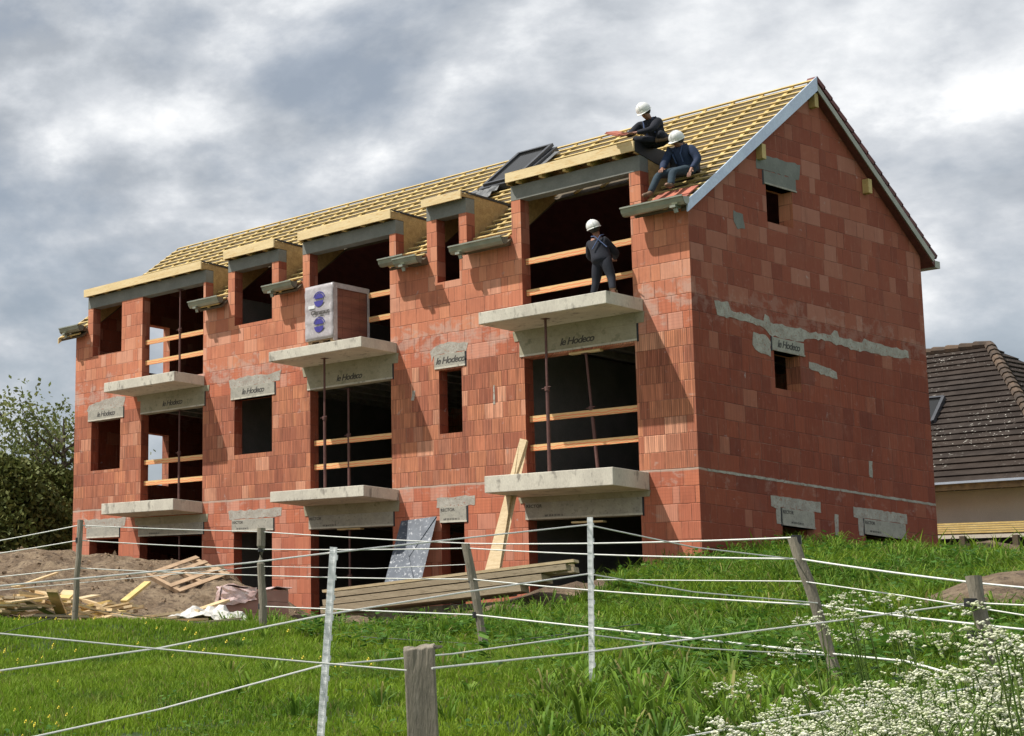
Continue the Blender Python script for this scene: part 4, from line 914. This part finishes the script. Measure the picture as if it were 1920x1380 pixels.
def tp(u,d): q=D(u,1150,d); return q.x,q.y
x,y=tp(62,56); tree('tree','loose pale green tree with bare twigs at the far left',x,y,7.1,2.2,4200,.085,M['treeleaf'],1)
x,y=tp(112,54); tree('tree','pale tree half hidden by the left end of the block',x,y,6.9,1.9,3600,.085,M['treeleaf'],2)
x,y=tp(-5,58); tree('tree','loose tree cut off by the left edge of the photo',x,y,6.3,2.2,4200,.085,M['treeleaf'],5)
for i,(u,d,h,rd_) in enumerate(((18,52,4.3,2.0),(88,53,4.2,1.9),(118,54,3.8,1.5),(-50,52,4.6,2.2))):
    x,y=tp(u,d); tree('evergreen_shrub',['dark dense shrub at the left edge','dark dense shrub right before the end of the block','dark shrub behind the left end of the block','dark shrub outside the left edge'][i],x,y,h*1.15,rd_,13000,.09,M['conifer'],20+i,conif=True,twig=False)
# ------------------------------------------------------------------ people
def person(label,J,jacket,trousers,helmet_dir,face,extras=None,hair=True,strap=True,back=False,bootmat='boot',group=None):
    base=Vector(J['base']); t=thing('person',label,'person',base)
    V={k:Vector(v) for k,v in J.items() if k!='base'}
    fwd=Vector(face).normalized(); headc=V['head']; neck=V['neck']; upd=(headc-neck).normalized(); rgt=fwd.cross(upd).normalized(); fwd=upd.cross(rgt).normalized()
    def skin(name,chain,mat,root,sub=2):
        names=list(chain['v']); vs=[chain['v'][k][0] for k in names]; rad=[chain['v'][k][1] for k in names]; ix={k:i for i,k in enumerate(names)}
        me=bpy.data.meshes.new(name); me.from_pydata([tuple(Vector(v)-base) for v in vs],[(ix[a],ix[b]) for a,b in chain['e']],[]); o=bpy.data.objects.new(name,me); C.objects.link(o); o.parent=t; o['_loc']=tuple(base)
        m=o.modifiers.new('skin','SKIN'); m.use_smooth_shade=True; m.branch_smoothing=.4
        for i,r in enumerate(rad):
            sv=me.skin_vertices[0].data[i]; sv.radius=r if isinstance(r,tuple) else (r,r); sv.use_root=(names[i]==root)
        s=o.modifiers.new('sub','SUBSURF'); s.levels=sub; s.render_levels=sub; me.materials.append(mat)
        return o
    # body: continuous skin figure incl. head, face, hands with fingers
    v={};e=[]
    v['pelvis']=(V['pelvis'],(.13,.10)); v['waist']=(V['pelvis'].lerp(V['neck'],.4),(.125,.095)); v['chest']=(V['pelvis'].lerp(V['neck'],.78),(.15,.10)); v['neck']=(V['neck'],.055)
    v['jaw']=(headc-upd*.07+fwd*.02,(.065,.07)); v['skull']=(headc+upd*.02,(.078,.092)); v['crown']=(headc+upd*.085,(.06,.07)); v['nose']=(headc+fwd*.105-upd*.02,.014); v['chin']=(headc+fwd*.07-upd*.095,.028)
    e+=[('pelvis','waist'),('waist','chest'),('chest','neck'),('neck','jaw'),('jaw','skull'),('skull','crown'),('skull','nose'),('jaw','chin')]
    for s in 'LR':
        v['ear'+s]=(headc+rgt*(.085 if s=='R' else -.085),.016); e.append(('skull','ear'+s))
        v['sh'+s]=(V['sh'+s],.052); v['el'+s]=(V['el'+s],.042); v['wr'+s]=(V['wr'+s],.028); e+=[('chest','sh'+s),('sh'+s,'el'+s),('el'+s,'wr'+s)]
        hd=(V['wr'+s]-V['el'+s]).normalized(); hd=(hd+Vector(J.get('hand'+s,(0,0,0)))*0).normalized() if 'hand'+s not in J else Vector(J['hand'+s]).normalized()
        V.pop('hand'+s,None)
        pn=hd.cross(Vector((0,0,1))); pn=pn.normalized() if pn.length>.1 else rgt; dn=pn.cross(hd).normalized()
        palm=V['wr'+s]+hd*.055; v['pa'+s]=(palm,(.036,.02)); e.append(('wr'+s,'pa'+s))
        for q,(o_,L_) in enumerate(((-.03,.062),(-.011,.072),(.010,.068),(.029,.054))):
            k=f'f{s}{q}'; b0=palm+pn*o_+hd*.035; v[k+'a']=(b0,.0095); v[k+'b']=(b0+hd*L_*.55-Vector((0,0,.012)),.0088); v[k+'c']=(b0+hd*L_*.85-Vector((0,0,.035)),.0075); e+=[('pa'+s,k+'a'),(k+'a',k+'b'),(k+'b',k+'c')]
        b0=palm+pn*(-.045)-hd*.02; v['th'+s+'a']=(b0,.011); v['th'+s+'b']=(b0+hd*.04-pn*.018,.0095); e+=[('pa'+s,'th'+s+'a'),('th'+s+'a','th'+s+'b')]
        v['hp'+s]=(V['hp'+s],.085); v['kn'+s]=(V['kn'+s],.055); v['an'+s]=(V['an'+s],.035); v['to'+s]=(V['to'+s],.03); e+=[('pelvis','hp'+s),('hp'+s,'kn'+s),('kn'+s,'an'+s),('an'+s,'to'+s)]
    body=skin('body',{'v':v,'e':e},M['skin'],'pelvis')
    # face
    for sg in (-1,1): MB().tube([headc+fwd*.088+rgt*sg*.032+upd*.012,headc+fwd*.094+rgt*sg*.032+upd*.012],.011,8).build('eye',M['hair'],body)
    MB().bar(headc+fwd*.093-rgt*.022-upd*.062,headc+fwd*.093+rgt*.022-upd*.062,.006,.008,upd).build('mouth',simple('lips',(.22,.08,.06),None,5,.6,0),body)
    # jacket
    v={};e=[]
    v['hem']=(V['pelvis'].lerp(V['neck'],-.22),(.19,.15)); v['hem2']=(V['pelvis'].lerp(V['neck'],.05),(.19,.145)); v['waist']=(V['pelvis'].lerp(V['neck'],.38),(.185,.14)); v['chest']=(V['pelvis'].lerp(V['neck'],.75),(.21,.14)); v['col']=(V['neck']-upd*.02,.085); v['col2']=(V['neck']+upd*.035-fwd*.01,.068)
    e=[('hem','hem2'),('hem2','waist'),('waist','chest'),('chest','col'),('col','col2')]
    for s in 'LR':
        v['sh'+s]=(V['sh'+s],.098); v['m'+s]=(V['sh'+s].lerp(V['el'+s],.5),.082); v['el'+s]=(V['el'+s],.068); v['wr'+s]=(V['wr'+s].lerp(V['el'+s],.08),.042); e+=[('chest','sh'+s),('sh'+s,'m'+s),('m'+s,'el'+s),('el'+s,'wr'+s)]
    skin('jacket',{'v':v,'e':e},jacket,'chest')
    v={};e=[]
    v['pelvis']=(V['pelvis'],(.18,.14)); v['belt']=(V['pelvis'].lerp(V['neck'],.2),(.16,.12)); e.append(('pelvis','belt'))
    for s in 'LR':
        v['hp'+s]=(V['hp'+s],.118); v['th'+s]=(V['hp'+s].lerp(V['kn'+s],.5),.10); v['kn'+s]=(V['kn'+s],.072); v['ca'+s]=(V['kn'+s].lerp(V['an'+s],.45),.062); v['an'+s]=(V['an'+s].lerp(V['kn'+s],.1),.055); e+=[('pelvis','hp'+s),('hp'+s,'th'+s),('th'+s,'kn'+s),('kn'+s,'ca'+s),('ca'+s,'an'+s)]
    skin('trousers',{'v':v,'e':e},trousers,'pelvis')
    for s in 'LR':
        v={'a':(V['an'+s].lerp(V['kn'+s],.12),.052),'h':(V['an'+s],.052),'m':(V['an'+s].lerp(V['to'+s],.55),(.05,.045)),'t':(V['to'+s],(.048,.036))}
        skin('boot',{'v':v,'e':[('a','h'),('h','m'),('m','t')]},M[bootmat],'h')
    # hair and helmet
    hb=MB(); n=16
    def dome(mb,c,rx,ry,hz,lo,ext=0):
        rows=[]
        for i in range(7):
            ph=math.radians(lo)+(math.pi/2-math.radians(lo))*i/6; row=[]
            for k in range(n):
                a=2*math.pi*k/n; row.append(c+rgt*rx*math.cos(a)*math.cos(ph)+fwd*ry*math.sin(a)*math.cos(ph)+upd*hz*math.sin(ph))
            rows.append(row)
        vs=[p for r in rows for p in r]; fs=[(i*n+k,i*n+(k+1)%n,(i+1)*n+(k+1)%n,(i+1)*n+k) for i in range(6) for k in range(n)]; mb.add(vs,fs)
    dome(hb,headc-fwd*.022+upd*.005,.094,.104,.11,-50); hb.build('hair',M['hair'],body,smooth=True)
    hm=MB(); hu=Vector(helmet_dir).normalized(); upd_=upd; c=headc+upd*.035
    dome(hm,c,.117,.137,.138,-14); ho=hm.build('helmet',M['helmet'],t,smooth=True); s_=ho.modifiers.new('s','SOLIDIFY'); s_.thickness=.006
    br=MB(); ring=[]
    for k in range(24):
        a=2*math.pi*k/24; ex=.05*max(0,math.sin(a))**1.5; ring.append((c-upd*.03+rgt*.114*math.cos(a)+fwd*.134*math.sin(a),c-upd*.03+rgt*(.124)*math.cos(a)+fwd*(.143+ex)*math.sin(a)-upd*.008))
    for k in range(24):
        a0,a1=ring[k],ring[(k+1)%24]; br.hexa([a0[0],a0[1],a1[1],a1[0],a0[0]+upd*.008,a0[1]+upd*.008,a1[1]+upd*.008,a1[0]+upd*.008])
    br.build('brim',M['helmet'],ho)
    rb=MB(); pts=[c+fwd*.135*math.cos(a)+upd*.137*math.sin(a) for a in [math.pi*i/12 for i in range(13)]]; rb.tube(pts,.010,6); rb.build('ridge',M['helmet'],ho)
    if strap:
        up=(V['neck']-V['pelvis']).normalized(); bf_=Vector(face); bf_=(bf_-up*bf_.dot(up)).normalized(); rr_=bf_.cross(up).normalized(); ch=V['pelvis'].lerp(V['neck'],.75); st_=MB()
        for sg in (-1,1):
            for fb in (-1,1):
                st_.tube([V['neck']+rr_*sg*.09+up*.02+bf_*fb*.05,ch+rr_*sg*.075+bf_*fb*.150,V['pelvis'].lerp(V['neck'],.4)+rr_*sg*.07+bf_*fb*.148],.012,6)
        if back:
            st_=MB(); m_=ch-bf_*.165
            for sg in (-1,1): st_.tube([V['neck']+rr_*sg*.10-bf_*.09-up*.02,V['neck'].lerp(ch,.6)+rr_*sg*.05-bf_*.165,m_-up*.03],.012,6); st_.tube([m_-up*.03,V['pelvis'].lerp(V['neck'],.3)+rr_*sg*.12-bf_*.16],.010,6)
        st_.build('harness',M['strap'],t)
    return t
# worker standing on the balcony, back to the camera, leaning forward
person('worker in dark clothes and white helmet standing on the upper right balcony',dict(base=(-1.4,-.4,6.24),
  pelvis=(-1.36,-.42,6.98),neck=(-1.50,-.30,7.45),head=(-1.53,-.36,7.62),shL=(-1.66,-.28,7.38),shR=(-1.34,-.36,7.36),elL=(-1.76,-.18,7.12),elR=(-1.26,-.14,7.12),wrL=(-1.64,.05,7.08),wrR=(-1.46,.10,7.10),
  hpL=(-1.44,-.42,6.92),hpR=(-1.28,-.42,6.92),knL=(-1.48,-.42,6.60),knR=(-1.18,-.42,6.62),anL=(-1.50,-.50,6.30),anR=(-1.08,-.55,6.31),toL=(-1.55,-.33,6.27),toR=(-1.10,-.38,6.27),handL=(.3,.9,0),handR=(-.5,.8,.1)),
  M['navy'],M['navy'],(0,0,1),(-.5,.86,-.15),bootmat='boot',back=True)
# worker on the dormer roof holding a tile
person('worker in black jacket and white helmet sitting on the dormer roof holding a tile',dict(base=(-.85,.3,9.13),
  pelvis=(-.70,.38,9.20),neck=(-.77,.22,9.62),head=(-.79,.10,9.77),shL=(-.61,.20,9.55),shR=(-.95,.20,9.56),elL=(-.60,.0,9.34),elR=(-1.02,.02,9.36),wrL=(-.84,-.12,9.32),wrR=(-.98,-.16,9.34),
  hpL=(-.61,.34,9.20),hpR=(-.80,.30,9.20),knL=(-.50,.05,9.27),knR=(-.92,-.02,9.24),anL=(-.42,.42,9.12),anR=(-.56,.15,9.17),toL=(-.35,.56,9.12),toR=(-.4,.2,9.17),handL=(-.9,-.4,0),handR=(-.8,-.4,.1)),
  M['navy'],M['navy'],(0,0,1),(.1,-.85,-.5),bootmat='boot')
tl=MB(); tl.bar((-1.24,-.20,9.43),(-.98,-.24,9.31),.24,.02,(.3,-.3,1)); tl.bar((-1.22,-.27,9.39),(-.96,-.30,9.27),.24,.018,(.3,-.3,1)); tag(tl.build('roof_tile',M['tile']),'red tiles held by the worker on the dormer roof','roof tile')
# worker sitting on the roof slope at the eave
person('worker in blue jacket and white helmet sitting on the roof slope near the eave',dict(base=(-.35,.35,8.4),
  pelvis=(-0.260,.50,8.60),neck=(-0.290,.32,9.00),head=(-0.290,.24,9.12),shL=(-0.110,.34,8.94),shR=(-0.460,.30,8.95),elL=(0.010,.36,8.70),elR=(-0.530,.20,8.70),wrL=(-0.050,.22,8.50),wrR=(-0.450,.02,8.56),
  hpL=(-0.180,.44,8.57),hpR=(-0.340,.42,8.57),knL=(-0.260,.02,8.46),knR=(-0.510,.0,8.46),anL=(-0.210,-.14,8.14),anR=(-0.550,-.22,8.06),toL=(-0.200,-.28,8.18),toR=(-0.590,-.36,8.04),handL=(0,-.5,-.8),handR=(.3,-.8,-.4)),
  M['navy2'],M['denim'],(0,0,1),(-.15,-.95,-.12),bootmat='boot')
# black bag between them
crb=MB(); crb.box(-.70,-.30,.62,.95,8.62,9.0); tag(crb.build('tool_bag',M['black'],bevel=.05),'black tool bag on the battens between the two roof workers','bag')
# ------------------------------------------------------------------ grass and plants
def frustum_pts(n,d0,d1,seed,u0=-60,u1=1980):
    r=np.random.default_rng(seed); u=r.uniform(u0,u1,n); d=np.sqrt(r.uniform(d0*d0,d1*d1,n))
    rl=ray(u0,1200); rr_=ray(u1,1200)
    a0=math.atan2(rl.y,rl.x); a1=math.atan2(rr_.y,rr_.x); 
    if a0<a1: a0+=2*math.pi
    a=a0+(a1-a0)*r.random(n)
    return CAM.x+np.cos(a)*d, CAM.y+np.sin(a)*d, r
def ground_z(x,y):
    xy=np.stack([x,y],1); ds=dirt_side(xy); return hgt(xy)+rough(x,y,ds),ds
GV=[];GF=[];off=0
def blades(n,d0,d1,h0,h1,w,seed,densfun=None):
    global off
    x,y,r=frustum_pts(n,d0,d1,seed); z,ds=ground_z(x,y)
    keep=(ds<-.02+.25*(r.random(n)-.5))&(mudm(x,y)<.15+.2*(r.random(n)-.5))
    for hh,rr_ in HOLES: keep&=np.hypot(x-hh.x,y-hh.y)>rr_*.9
    keep&=~((x<0)&(y>-.1)&(y<7.4)&(x>-17))
    pn=vnoise(x,y,.9,11)*.6+vnoise(x,y,3.1,12)*.4
    tall=np.clip((y*.5+x*.32+6.2)/3,0,1)          # lusher on the bank
    keep&=r.random(n)<(.35+1.1*pn+.4*tall)
    x,y,z,pn,tall=x[keep],y[keep],z[keep],pn[keep],tall[keep]; n=len(x)
    h=(h0+(h1-h0)*r.random(n)**1.6)*(.35+1.4*pn**1.3)*(1+1.5*tall*(.5+vnoise(x,y,1.7,41))); a=r.random(n)*6.283; lean=h*r.uniform(.15,.75,n); ww=w*r.uniform(.6,1.4,n)
    dx,dy=np.cos(a),np.sin(a); b=r.random(n)*6.283; sx_,sy_=np.cos(b)*ww,np.sin(b)*ww
    P0=np.stack([x-sx_,y-sy_,z-.02],1);P1=np.stack([x+sx_,y+sy_,z-.02],1)
    m=np.stack([x+dx*lean*.35,y+dy*lean*.35,z+h*.6],1); P2=m+np.stack([sx_*.7,sy_*.7,0*x],1);P3=m-np.stack([sx_*.7,sy_*.7,0*x],1)
    tip=np.stack([x+dx*lean,y+dy*lean,z+h*.95],1)
    V=np.stack([P0,P1,P2,P3,tip],1).reshape(-1,3); i=np.arange(n)*5+off
    F=np.concatenate([np.stack([i,i+1,i+2],1),np.stack([i,i+2,i+3],1),np.stack([i+3,i+2,i+4],1)]); GV.append(V);GF.append(F); off+=n*5
blades(110000,4.2,9,.035,.10,.003,101); blades(150000,8.5,14,.035,.10,.0042,102); blades(170000,13.5,21,.035,.10,.006,103); blades(170000,20,34,.04,.11,.010,104); blades(16000,33,46,.1,.2,.018,105)
g=big('grass',np.concatenate(GV),np.concatenate(GF),M['grass']); tag(g,'green meadow grass over the sloping field','grass',kind='stuff')
TV=[];TF=[];to=0; rt_=np.random.default_rng(909)
tx=[];ty=[];th=[]
for k in range(5200):
    u=rt_.uniform(420,1990); d=rt_.uniform(8,36); q=D(u,1150,d); ds=dirt_side(np.array([[q.x,q.y]]))[0]
    if ds>-.1 or mudm(q.x,q.y)>0 or (q.x<.05 and q.y>0): continue
    b=min(max((q.y*.5+q.x*.32+6.2)/3,0),1); pn=float(vnoise(np.array([q.x]),np.array([q.y]),.8,61)[0])
    if u>1000 and d<14: b=max(b,.45)
    if abs(ds)<1.3: b=max(b,.6)
    if rt_.random()<(b*1.1+.05)*(pn*1.6-.2): tx.append(q.x);ty.append(q.y);th.append((.10+.26*rt_.random())*(.5+.6*b))
tz,_=ground_z(np.array(tx),np.array(ty))
for x,y,z,h in zip(tx,ty,tz,th):
    for k in range(16):
        a=rt_.uniform(0,6.28); l=h*rt_.uniform(.25,.95); hh=h*rt_.uniform(.6,1.1); dv=np.array([math.cos(a),math.sin(a),0]); sv=np.array([-math.sin(a),math.cos(a),0])*rt_.uniform(.004,.009); p=np.array([x,y,z])+dv*rt_.uniform(0,.05)
        m1=p+dv*l*.25+np.array([0,0,hh*.6]); m2=p+dv*l*.65+np.array([0,0,hh*.95]); tip=p+dv*l+np.array([0,0,hh*rt_.uniform(.7,1.0)])
        TV+=[p-sv,p+sv,m1+sv,m1-sv,m2+sv*.7,m2-sv*.7,tip]; TF+=[(to,to+1,to+2),(to,to+2,to+3),(to+3,to+2,to+4),(to+3,to+4,to+5),(to+5,to+4,to+6)]; to+=7
tag(big('tall_grass',np.array(TV),np.array(TF),M['rankgrass']),'tall unruly grass tufts on the bank and along the field edge','grass',kind='stuff')
# broad leaved weeds
def weeds():
    V=[];F=[];o=0; r=np.random.default_rng(55)
    spots=[]
    for _ in range(9000):
        u=r.uniform(560,1980); d=r.uniform(9,33); q=D(u,1150,d); x,y=q.x,q.y; ds=dirt_side(np.array([[x,y]]))[0]
        if ds>-.1 or mudm(x,y)>.1 or (x<.05 and y>0): continue
        lush=min(max((y*.5+x*.32+6.2)/3,0),1); pn=float(vnoise(np.array([x]),np.array([y]),.7,31)[0])
        if abs(ds)<1.6: lush=max(lush,.8)
        if r.random()<lush*pn*1.5: spots.append((x,y,d))
    for _ in range(260):
        u=r.uniform(0,1400); d=r.uniform(6,12); q=D(u,1150,d); spots.append((q.x,q.y,min(d-4,7)))
    xs_=np.array([s[0] for s in spots]); ys_=np.array([s[1] for s in spots]); zs_,_=ground_z(xs_,ys_)
    for (x,y,d),z in zip(spots,zs_):
        n=r.integers(8,15); hh=r.uniform(.06,.26)*(1.35 if d>12 else .6)
        for k in range(n):
            a=r.uniform(0,6.28); L_=r.uniform(.04,.11)*(1.1 if d>12 else .45); bz=z+hh*r.uniform(.1,1); rad=r.uniform(.0,.10); c=np.array([x+math.cos(a)*rad,y+math.sin(a)*rad,bz]); d_=np.array([math.cos(a),math.sin(a),r.uniform(-.4,.5)])*L_; s=np.array([-math.sin(a),math.cos(a),0])*L_*.32
            V+= [c,c+d_*.5+s,c+d_,c+d_*.5-s]; F.append((o,o+1,o+2,o+3)); o+=4
    return np.array(V),np.array(F)
V,F=weeds(); tag(big('weeds',V,F,M['weed']),'broad leaved weeds and nettles over the bank and grass edge','weeds',kind='stuff')
# small yellow flowers
V=[];F=[];o=0; r=np.random.default_rng(66)
for cu,cd,n,su in ((40,21,14,40),(100,20,10,30),(330,18,14,60),(250,22,8,20),(60,9.4,16,25),(110,9.2,8,12),(1370,7.6,3,3),(620,14,10,60),(20,16,10,30)):
    for _ in range(n):
        q=D(cu+r.normal(0,su*2),1150,cd+r.normal(0,.9)); z=float(G(q.x,q.y)[0])+r.uniform(.05,.12); s=r.uniform(.006,.012) if cd<12 else r.uniform(.012,.02)
        c=np.array([q.x,q.y,z]); 
        ring=[c+np.array([math.cos(a)*s,math.sin(a)*s,.3*s]) for a in (0,1.57,3.14,4.71)]; V+=ring; F.append((o,o+1,o+2,o+3)); V+=[c+np.array([0,-s,-s]),c+np.array([s,0,-s*.2]),c+np.array([0,s*.3,s]),c+np.array([-s,0,-s*.2])]; F.append((o+4,o+5,o+6,o+7)); o+=8
tag(big('yellow_flowers',np.array(V),np.array(F),M['yellow']),'tiny yellow flowers dotted through the grass','flowers',kind='stuff')
# cow parsley
def umbel(V,F,c,R,r):
    n=r.integers(9,15); tl=r.normal(0,.35,2)
    for k in range(n):
        a=r.uniform(0,6.28); rr_=R*math.sqrt(r.random()); dx,dy=math.cos(a)*rr_,math.sin(a)*rr_; cc=c+np.array([dx,dy,-rr_*rr_/R*.55+dx*tl[0]+dy*tl[1]+r.uniform(-.006,.006)]); s=R*r.uniform(.15,.25)
        for q in range(4):
            a2=r.uniform(0,6.28); c2=cc+np.array([math.cos(a2),math.sin(a2),r.uniform(-.4,.5)])*s*.6; ss_=s*r.uniform(.38,.55); t=len(V)
            V+= [c2+np.array([math.cos(b)*ss_,math.sin(b)*ss_,r.uniform(-.3,.3)*ss_]) for b in (0,1.57,3.14,4.71)]+[c2+np.array([0,0,-ss_*.8]),c2+np.array([0,0,ss_*.6])]; F+=[(t,t+1,t+5),(t+1,t+2,t+5),(t+2,t+3,t+5),(t+3,t,t+5),(t+4,t+1,t),(t+4,t+2,t+1),(t+4,t+3,t+2),(t+4,t,t+3)]
def parsley(heads,base,r,Vp,Fp,Vs,Fs):
    mb=MB()
    j=Vector(base)
    for h in heads:
        h=np.array(h); umbel(Vp,Fp,h,r.uniform(.036,.066),r); hv=Vector(h); mid=j.lerp(hv,.55)+Vector((r.uniform(-.02,.02),r.uniform(-.02,.02),.02))
        mb.tube([j,mid,hv-Vector((0,0,.025))],[.004,.003,.002],4,False)
        for k in range(6):
            a=r.uniform(0,6.28); e=hv+Vector((math.cos(a)*.035,math.sin(a)*.035,-.006)); mb.tube([hv-Vector((0,0,.025)),e],[.0015,.001],3,False)
    for k in range(16):
        a=r.uniform(0,6.28); p=j.lerp(Vector(heads[0]),r.uniform(.1,.9))+Vector((r.normal(0,.03),r.normal(0,.03),0)); d=Vector((math.cos(a),math.sin(a),r.uniform(-.2,.8)))*r.uniform(.03,.08); s=d.cross(Vector((0,0,1))).normalized()*.007; mb.add([p,p+d*.5+s,p+d,p+d*.5-s],[(0,1,2,3)])
    return mb
r=np.random.default_rng(77)
singles=[(1515,1150,9.5,'left of the leaning post, highest on the left'),(1600,1122,9.5,'high above the leaning post, farthest up the bank'),(1682,1124,9.5,'between the two leaning posts, at the top'),(1585,1162,8.8,'just right of the leaning post'),(1634,1170,8.8,'midway between the two leaning posts'),(1722,1165,8.8,'under the crossing ropes left of the right post'),(1505,1205,8.5,'at the foot of the leaning post on its left'),(1802,1188,8.0,'pale yellow one left of the right post'),(1890,1200,7.6,'beside the right edge of the photo'),(1390,1270,8.0,'leftmost of all the flowering plants')]
for (u,v,d,w) in singles:
    tp_=D(u,v,d); b=Vector((tp_.x+.05,tp_.y+.05,float(G(tp_.x,tp_.y)[0]))); Vp=[];Fp=[]
    heads=[tuple(tp_+Vector((r.uniform(-.09,.09),r.uniform(-.09,.09),r.uniform(-.06,.03)))) for _ in range(4)]
    t=thing('cow_parsley','white cow parsley '+w,'wildflower',b,'flowering cow parsley stems')
    mb=parsley(heads,b,r,Vp,Fp,None,None); mb.build('stem',M['stem'],t,fix=False)
    o=big('flower_heads',np.array(Vp)-np.array(t['_loc']),np.array(Fp),M['petal']); o.parent=t
Vp=[];Fp=[];ms=MB()
for k in range(200):
    f=r.random(); u=1345+640*(r.random()**.75); d=r.uniform(5.4,9.2)
    top=1362-max(0,min(1,(u-1345)/560))*160-(90 if u>1875 else 0)
    vt=top+(1400-top)*r.random()**.8
    if 1780<u<1905 and vt<1275: continue
    tp_=D(u,vt,d); gz1=float(G(tp_.x,tp_.y)[0])
    if tp_.z<gz1+.15: continue
    if tp_.z>gz1+1.2: continue
    b=Vector((tp_.x+r.uniform(-.1,.1),tp_.y+r.uniform(-.1,.1),gz1)); heads=[tuple(tp_+Vector((r.uniform(-.13,.13),r.uniform(-.13,.13),r.uniform(-.13,.05)))) for _ in range(3)]
    m2=parsley(heads,b,r,Vp,Fp,None,None); ms.add(m2.v,m2.f)
o=ms.build('cow_parsley_stems',M['stem'],fix=False); tag(o,'dense pale green stems and leaves of the cow parsley mass at lower right','wildflowers',kind='stuff')
o=big('cow_parsley_heads',np.array(Vp),np.array(Fp),M['petal']); tag(o,'dense mass of creamy white cow parsley heads filling the lower right corner','wildflowers',kind='stuff')
# ------------------------------------------------------------------ sky, sun, render settings
sd=Vector((-.83,-1.03,2.1)).normalized(); elev=math.asin(sd.z); rot=math.atan2(sd.x,sd.y)
W=bpy.data.worlds.new('World'); bpy.context.scene.world=W; W.use_nodes=True; t=NT(W.node_tree); bg=W.node_tree.nodes['Background']; out=W.node_tree.nodes['World Output']
sky=t.n('ShaderNodeTexSky',sky_type='NISHITA'); sky.sun_disc=False; sky.sun_elevation=elev; sky.sun_rotation=rot; sky.air_density=1.2; sky.dust_density=1.5
t.l.new(sky.outputs[0],bg.inputs[0]); bg.inputs[1].default_value=.08
tc=t.n('ShaderNodeTexCoord').outputs['Generated']
mp=t.n('ShaderNodeMapping'); t.l.new(tc,mp.inputs[0]); mp.inputs['Location'].default_value=(.9,2.3,.35); mp.inputs['Scale'].default_value=(1,1,1.7); vec=mp.outputs[0]
def shifted(o_): 
    m_=t.n('ShaderNodeMapping'); t.l.new(vec,m_.inputs[0]); m_.inputs['Location'].default_value=o_; return m_.outputs[0]
n1=t.noise(vec,5.2,13,.56,dist=.1); n1s=t.noise(shifted((.022,.015,-.035)),5.2,13,.56,dist=.1); n3=t.noise(vec,2.0,4,.5); n2=t.noise(vec,11,9,.6)
relief=t.m('SUBTRACT',n1,n1s)
cover=t.m('ADD',.60,t.m('MULTIPLY',t.ss(t.m('ADD',n1,t.m('MULTIPLY',t.m('SUBTRACT',n3,.5),.5)),.34,.50),.40))
edge=t.ss(t.m('ADD',n1,t.m('MULTIPLY',t.m('SUBTRACT',n3,.5),.35)),.46,.56)
shade=t.m('ADD',t.m('ADD',.41,t.m('MULTIPLY',relief,1.55)),t.m('ADD',t.m('MULTIPLY',t.m('SUBTRACT',n3,.5),.55),t.m('ADD',t.m('MULTIPLY',edge,.11),t.m('MULTIPLY',t.m('SUBTRACT',n2,.5),.3))))
cc=t.ramp(shade,[(.22,(.36,.39,.43)),(.38,(.45,.48,.52)),(.50,(.55,.575,.61)),(.60,(.67,.69,.715)),(.74,(.88,.885,.89))])
cb=t.n('ShaderNodeBackground'); t.l.new(cc,cb.inputs[0]); cb.inputs[1].default_value=1.12
mx=t.n('ShaderNodeMixShader'); t.l.new(cover,mx.inputs[0]); t.l.new(bg.outputs[0],mx.inputs[1]); t.l.new(cb.outputs[0],mx.inputs[2]); t.l.new(mx.outputs[0],out.inputs[0])
su=bpy.data.lights.new('sun','SUN'); su.energy=5.0; su.angle=math.radians(.5); su.color=(1,.95,.87); so=bpy.data.objects.new('sun',su); C.objects.link(so); so.rotation_euler=(-sd).to_track_quat('-Z','Y').to_euler()
sc=bpy.context.scene; sc.view_settings.view_transform='Standard'; sc.view_settings.look='None'; sc.view_settings.gamma=1; sc.view_settings.exposure=.15
try:
    sc.cycles.max_bounces=6; sc.cycles.diffuse_bounces=3
except Exception: pass
for o in bpy.data.objects:
    if '_loc' in o: del o['_loc']
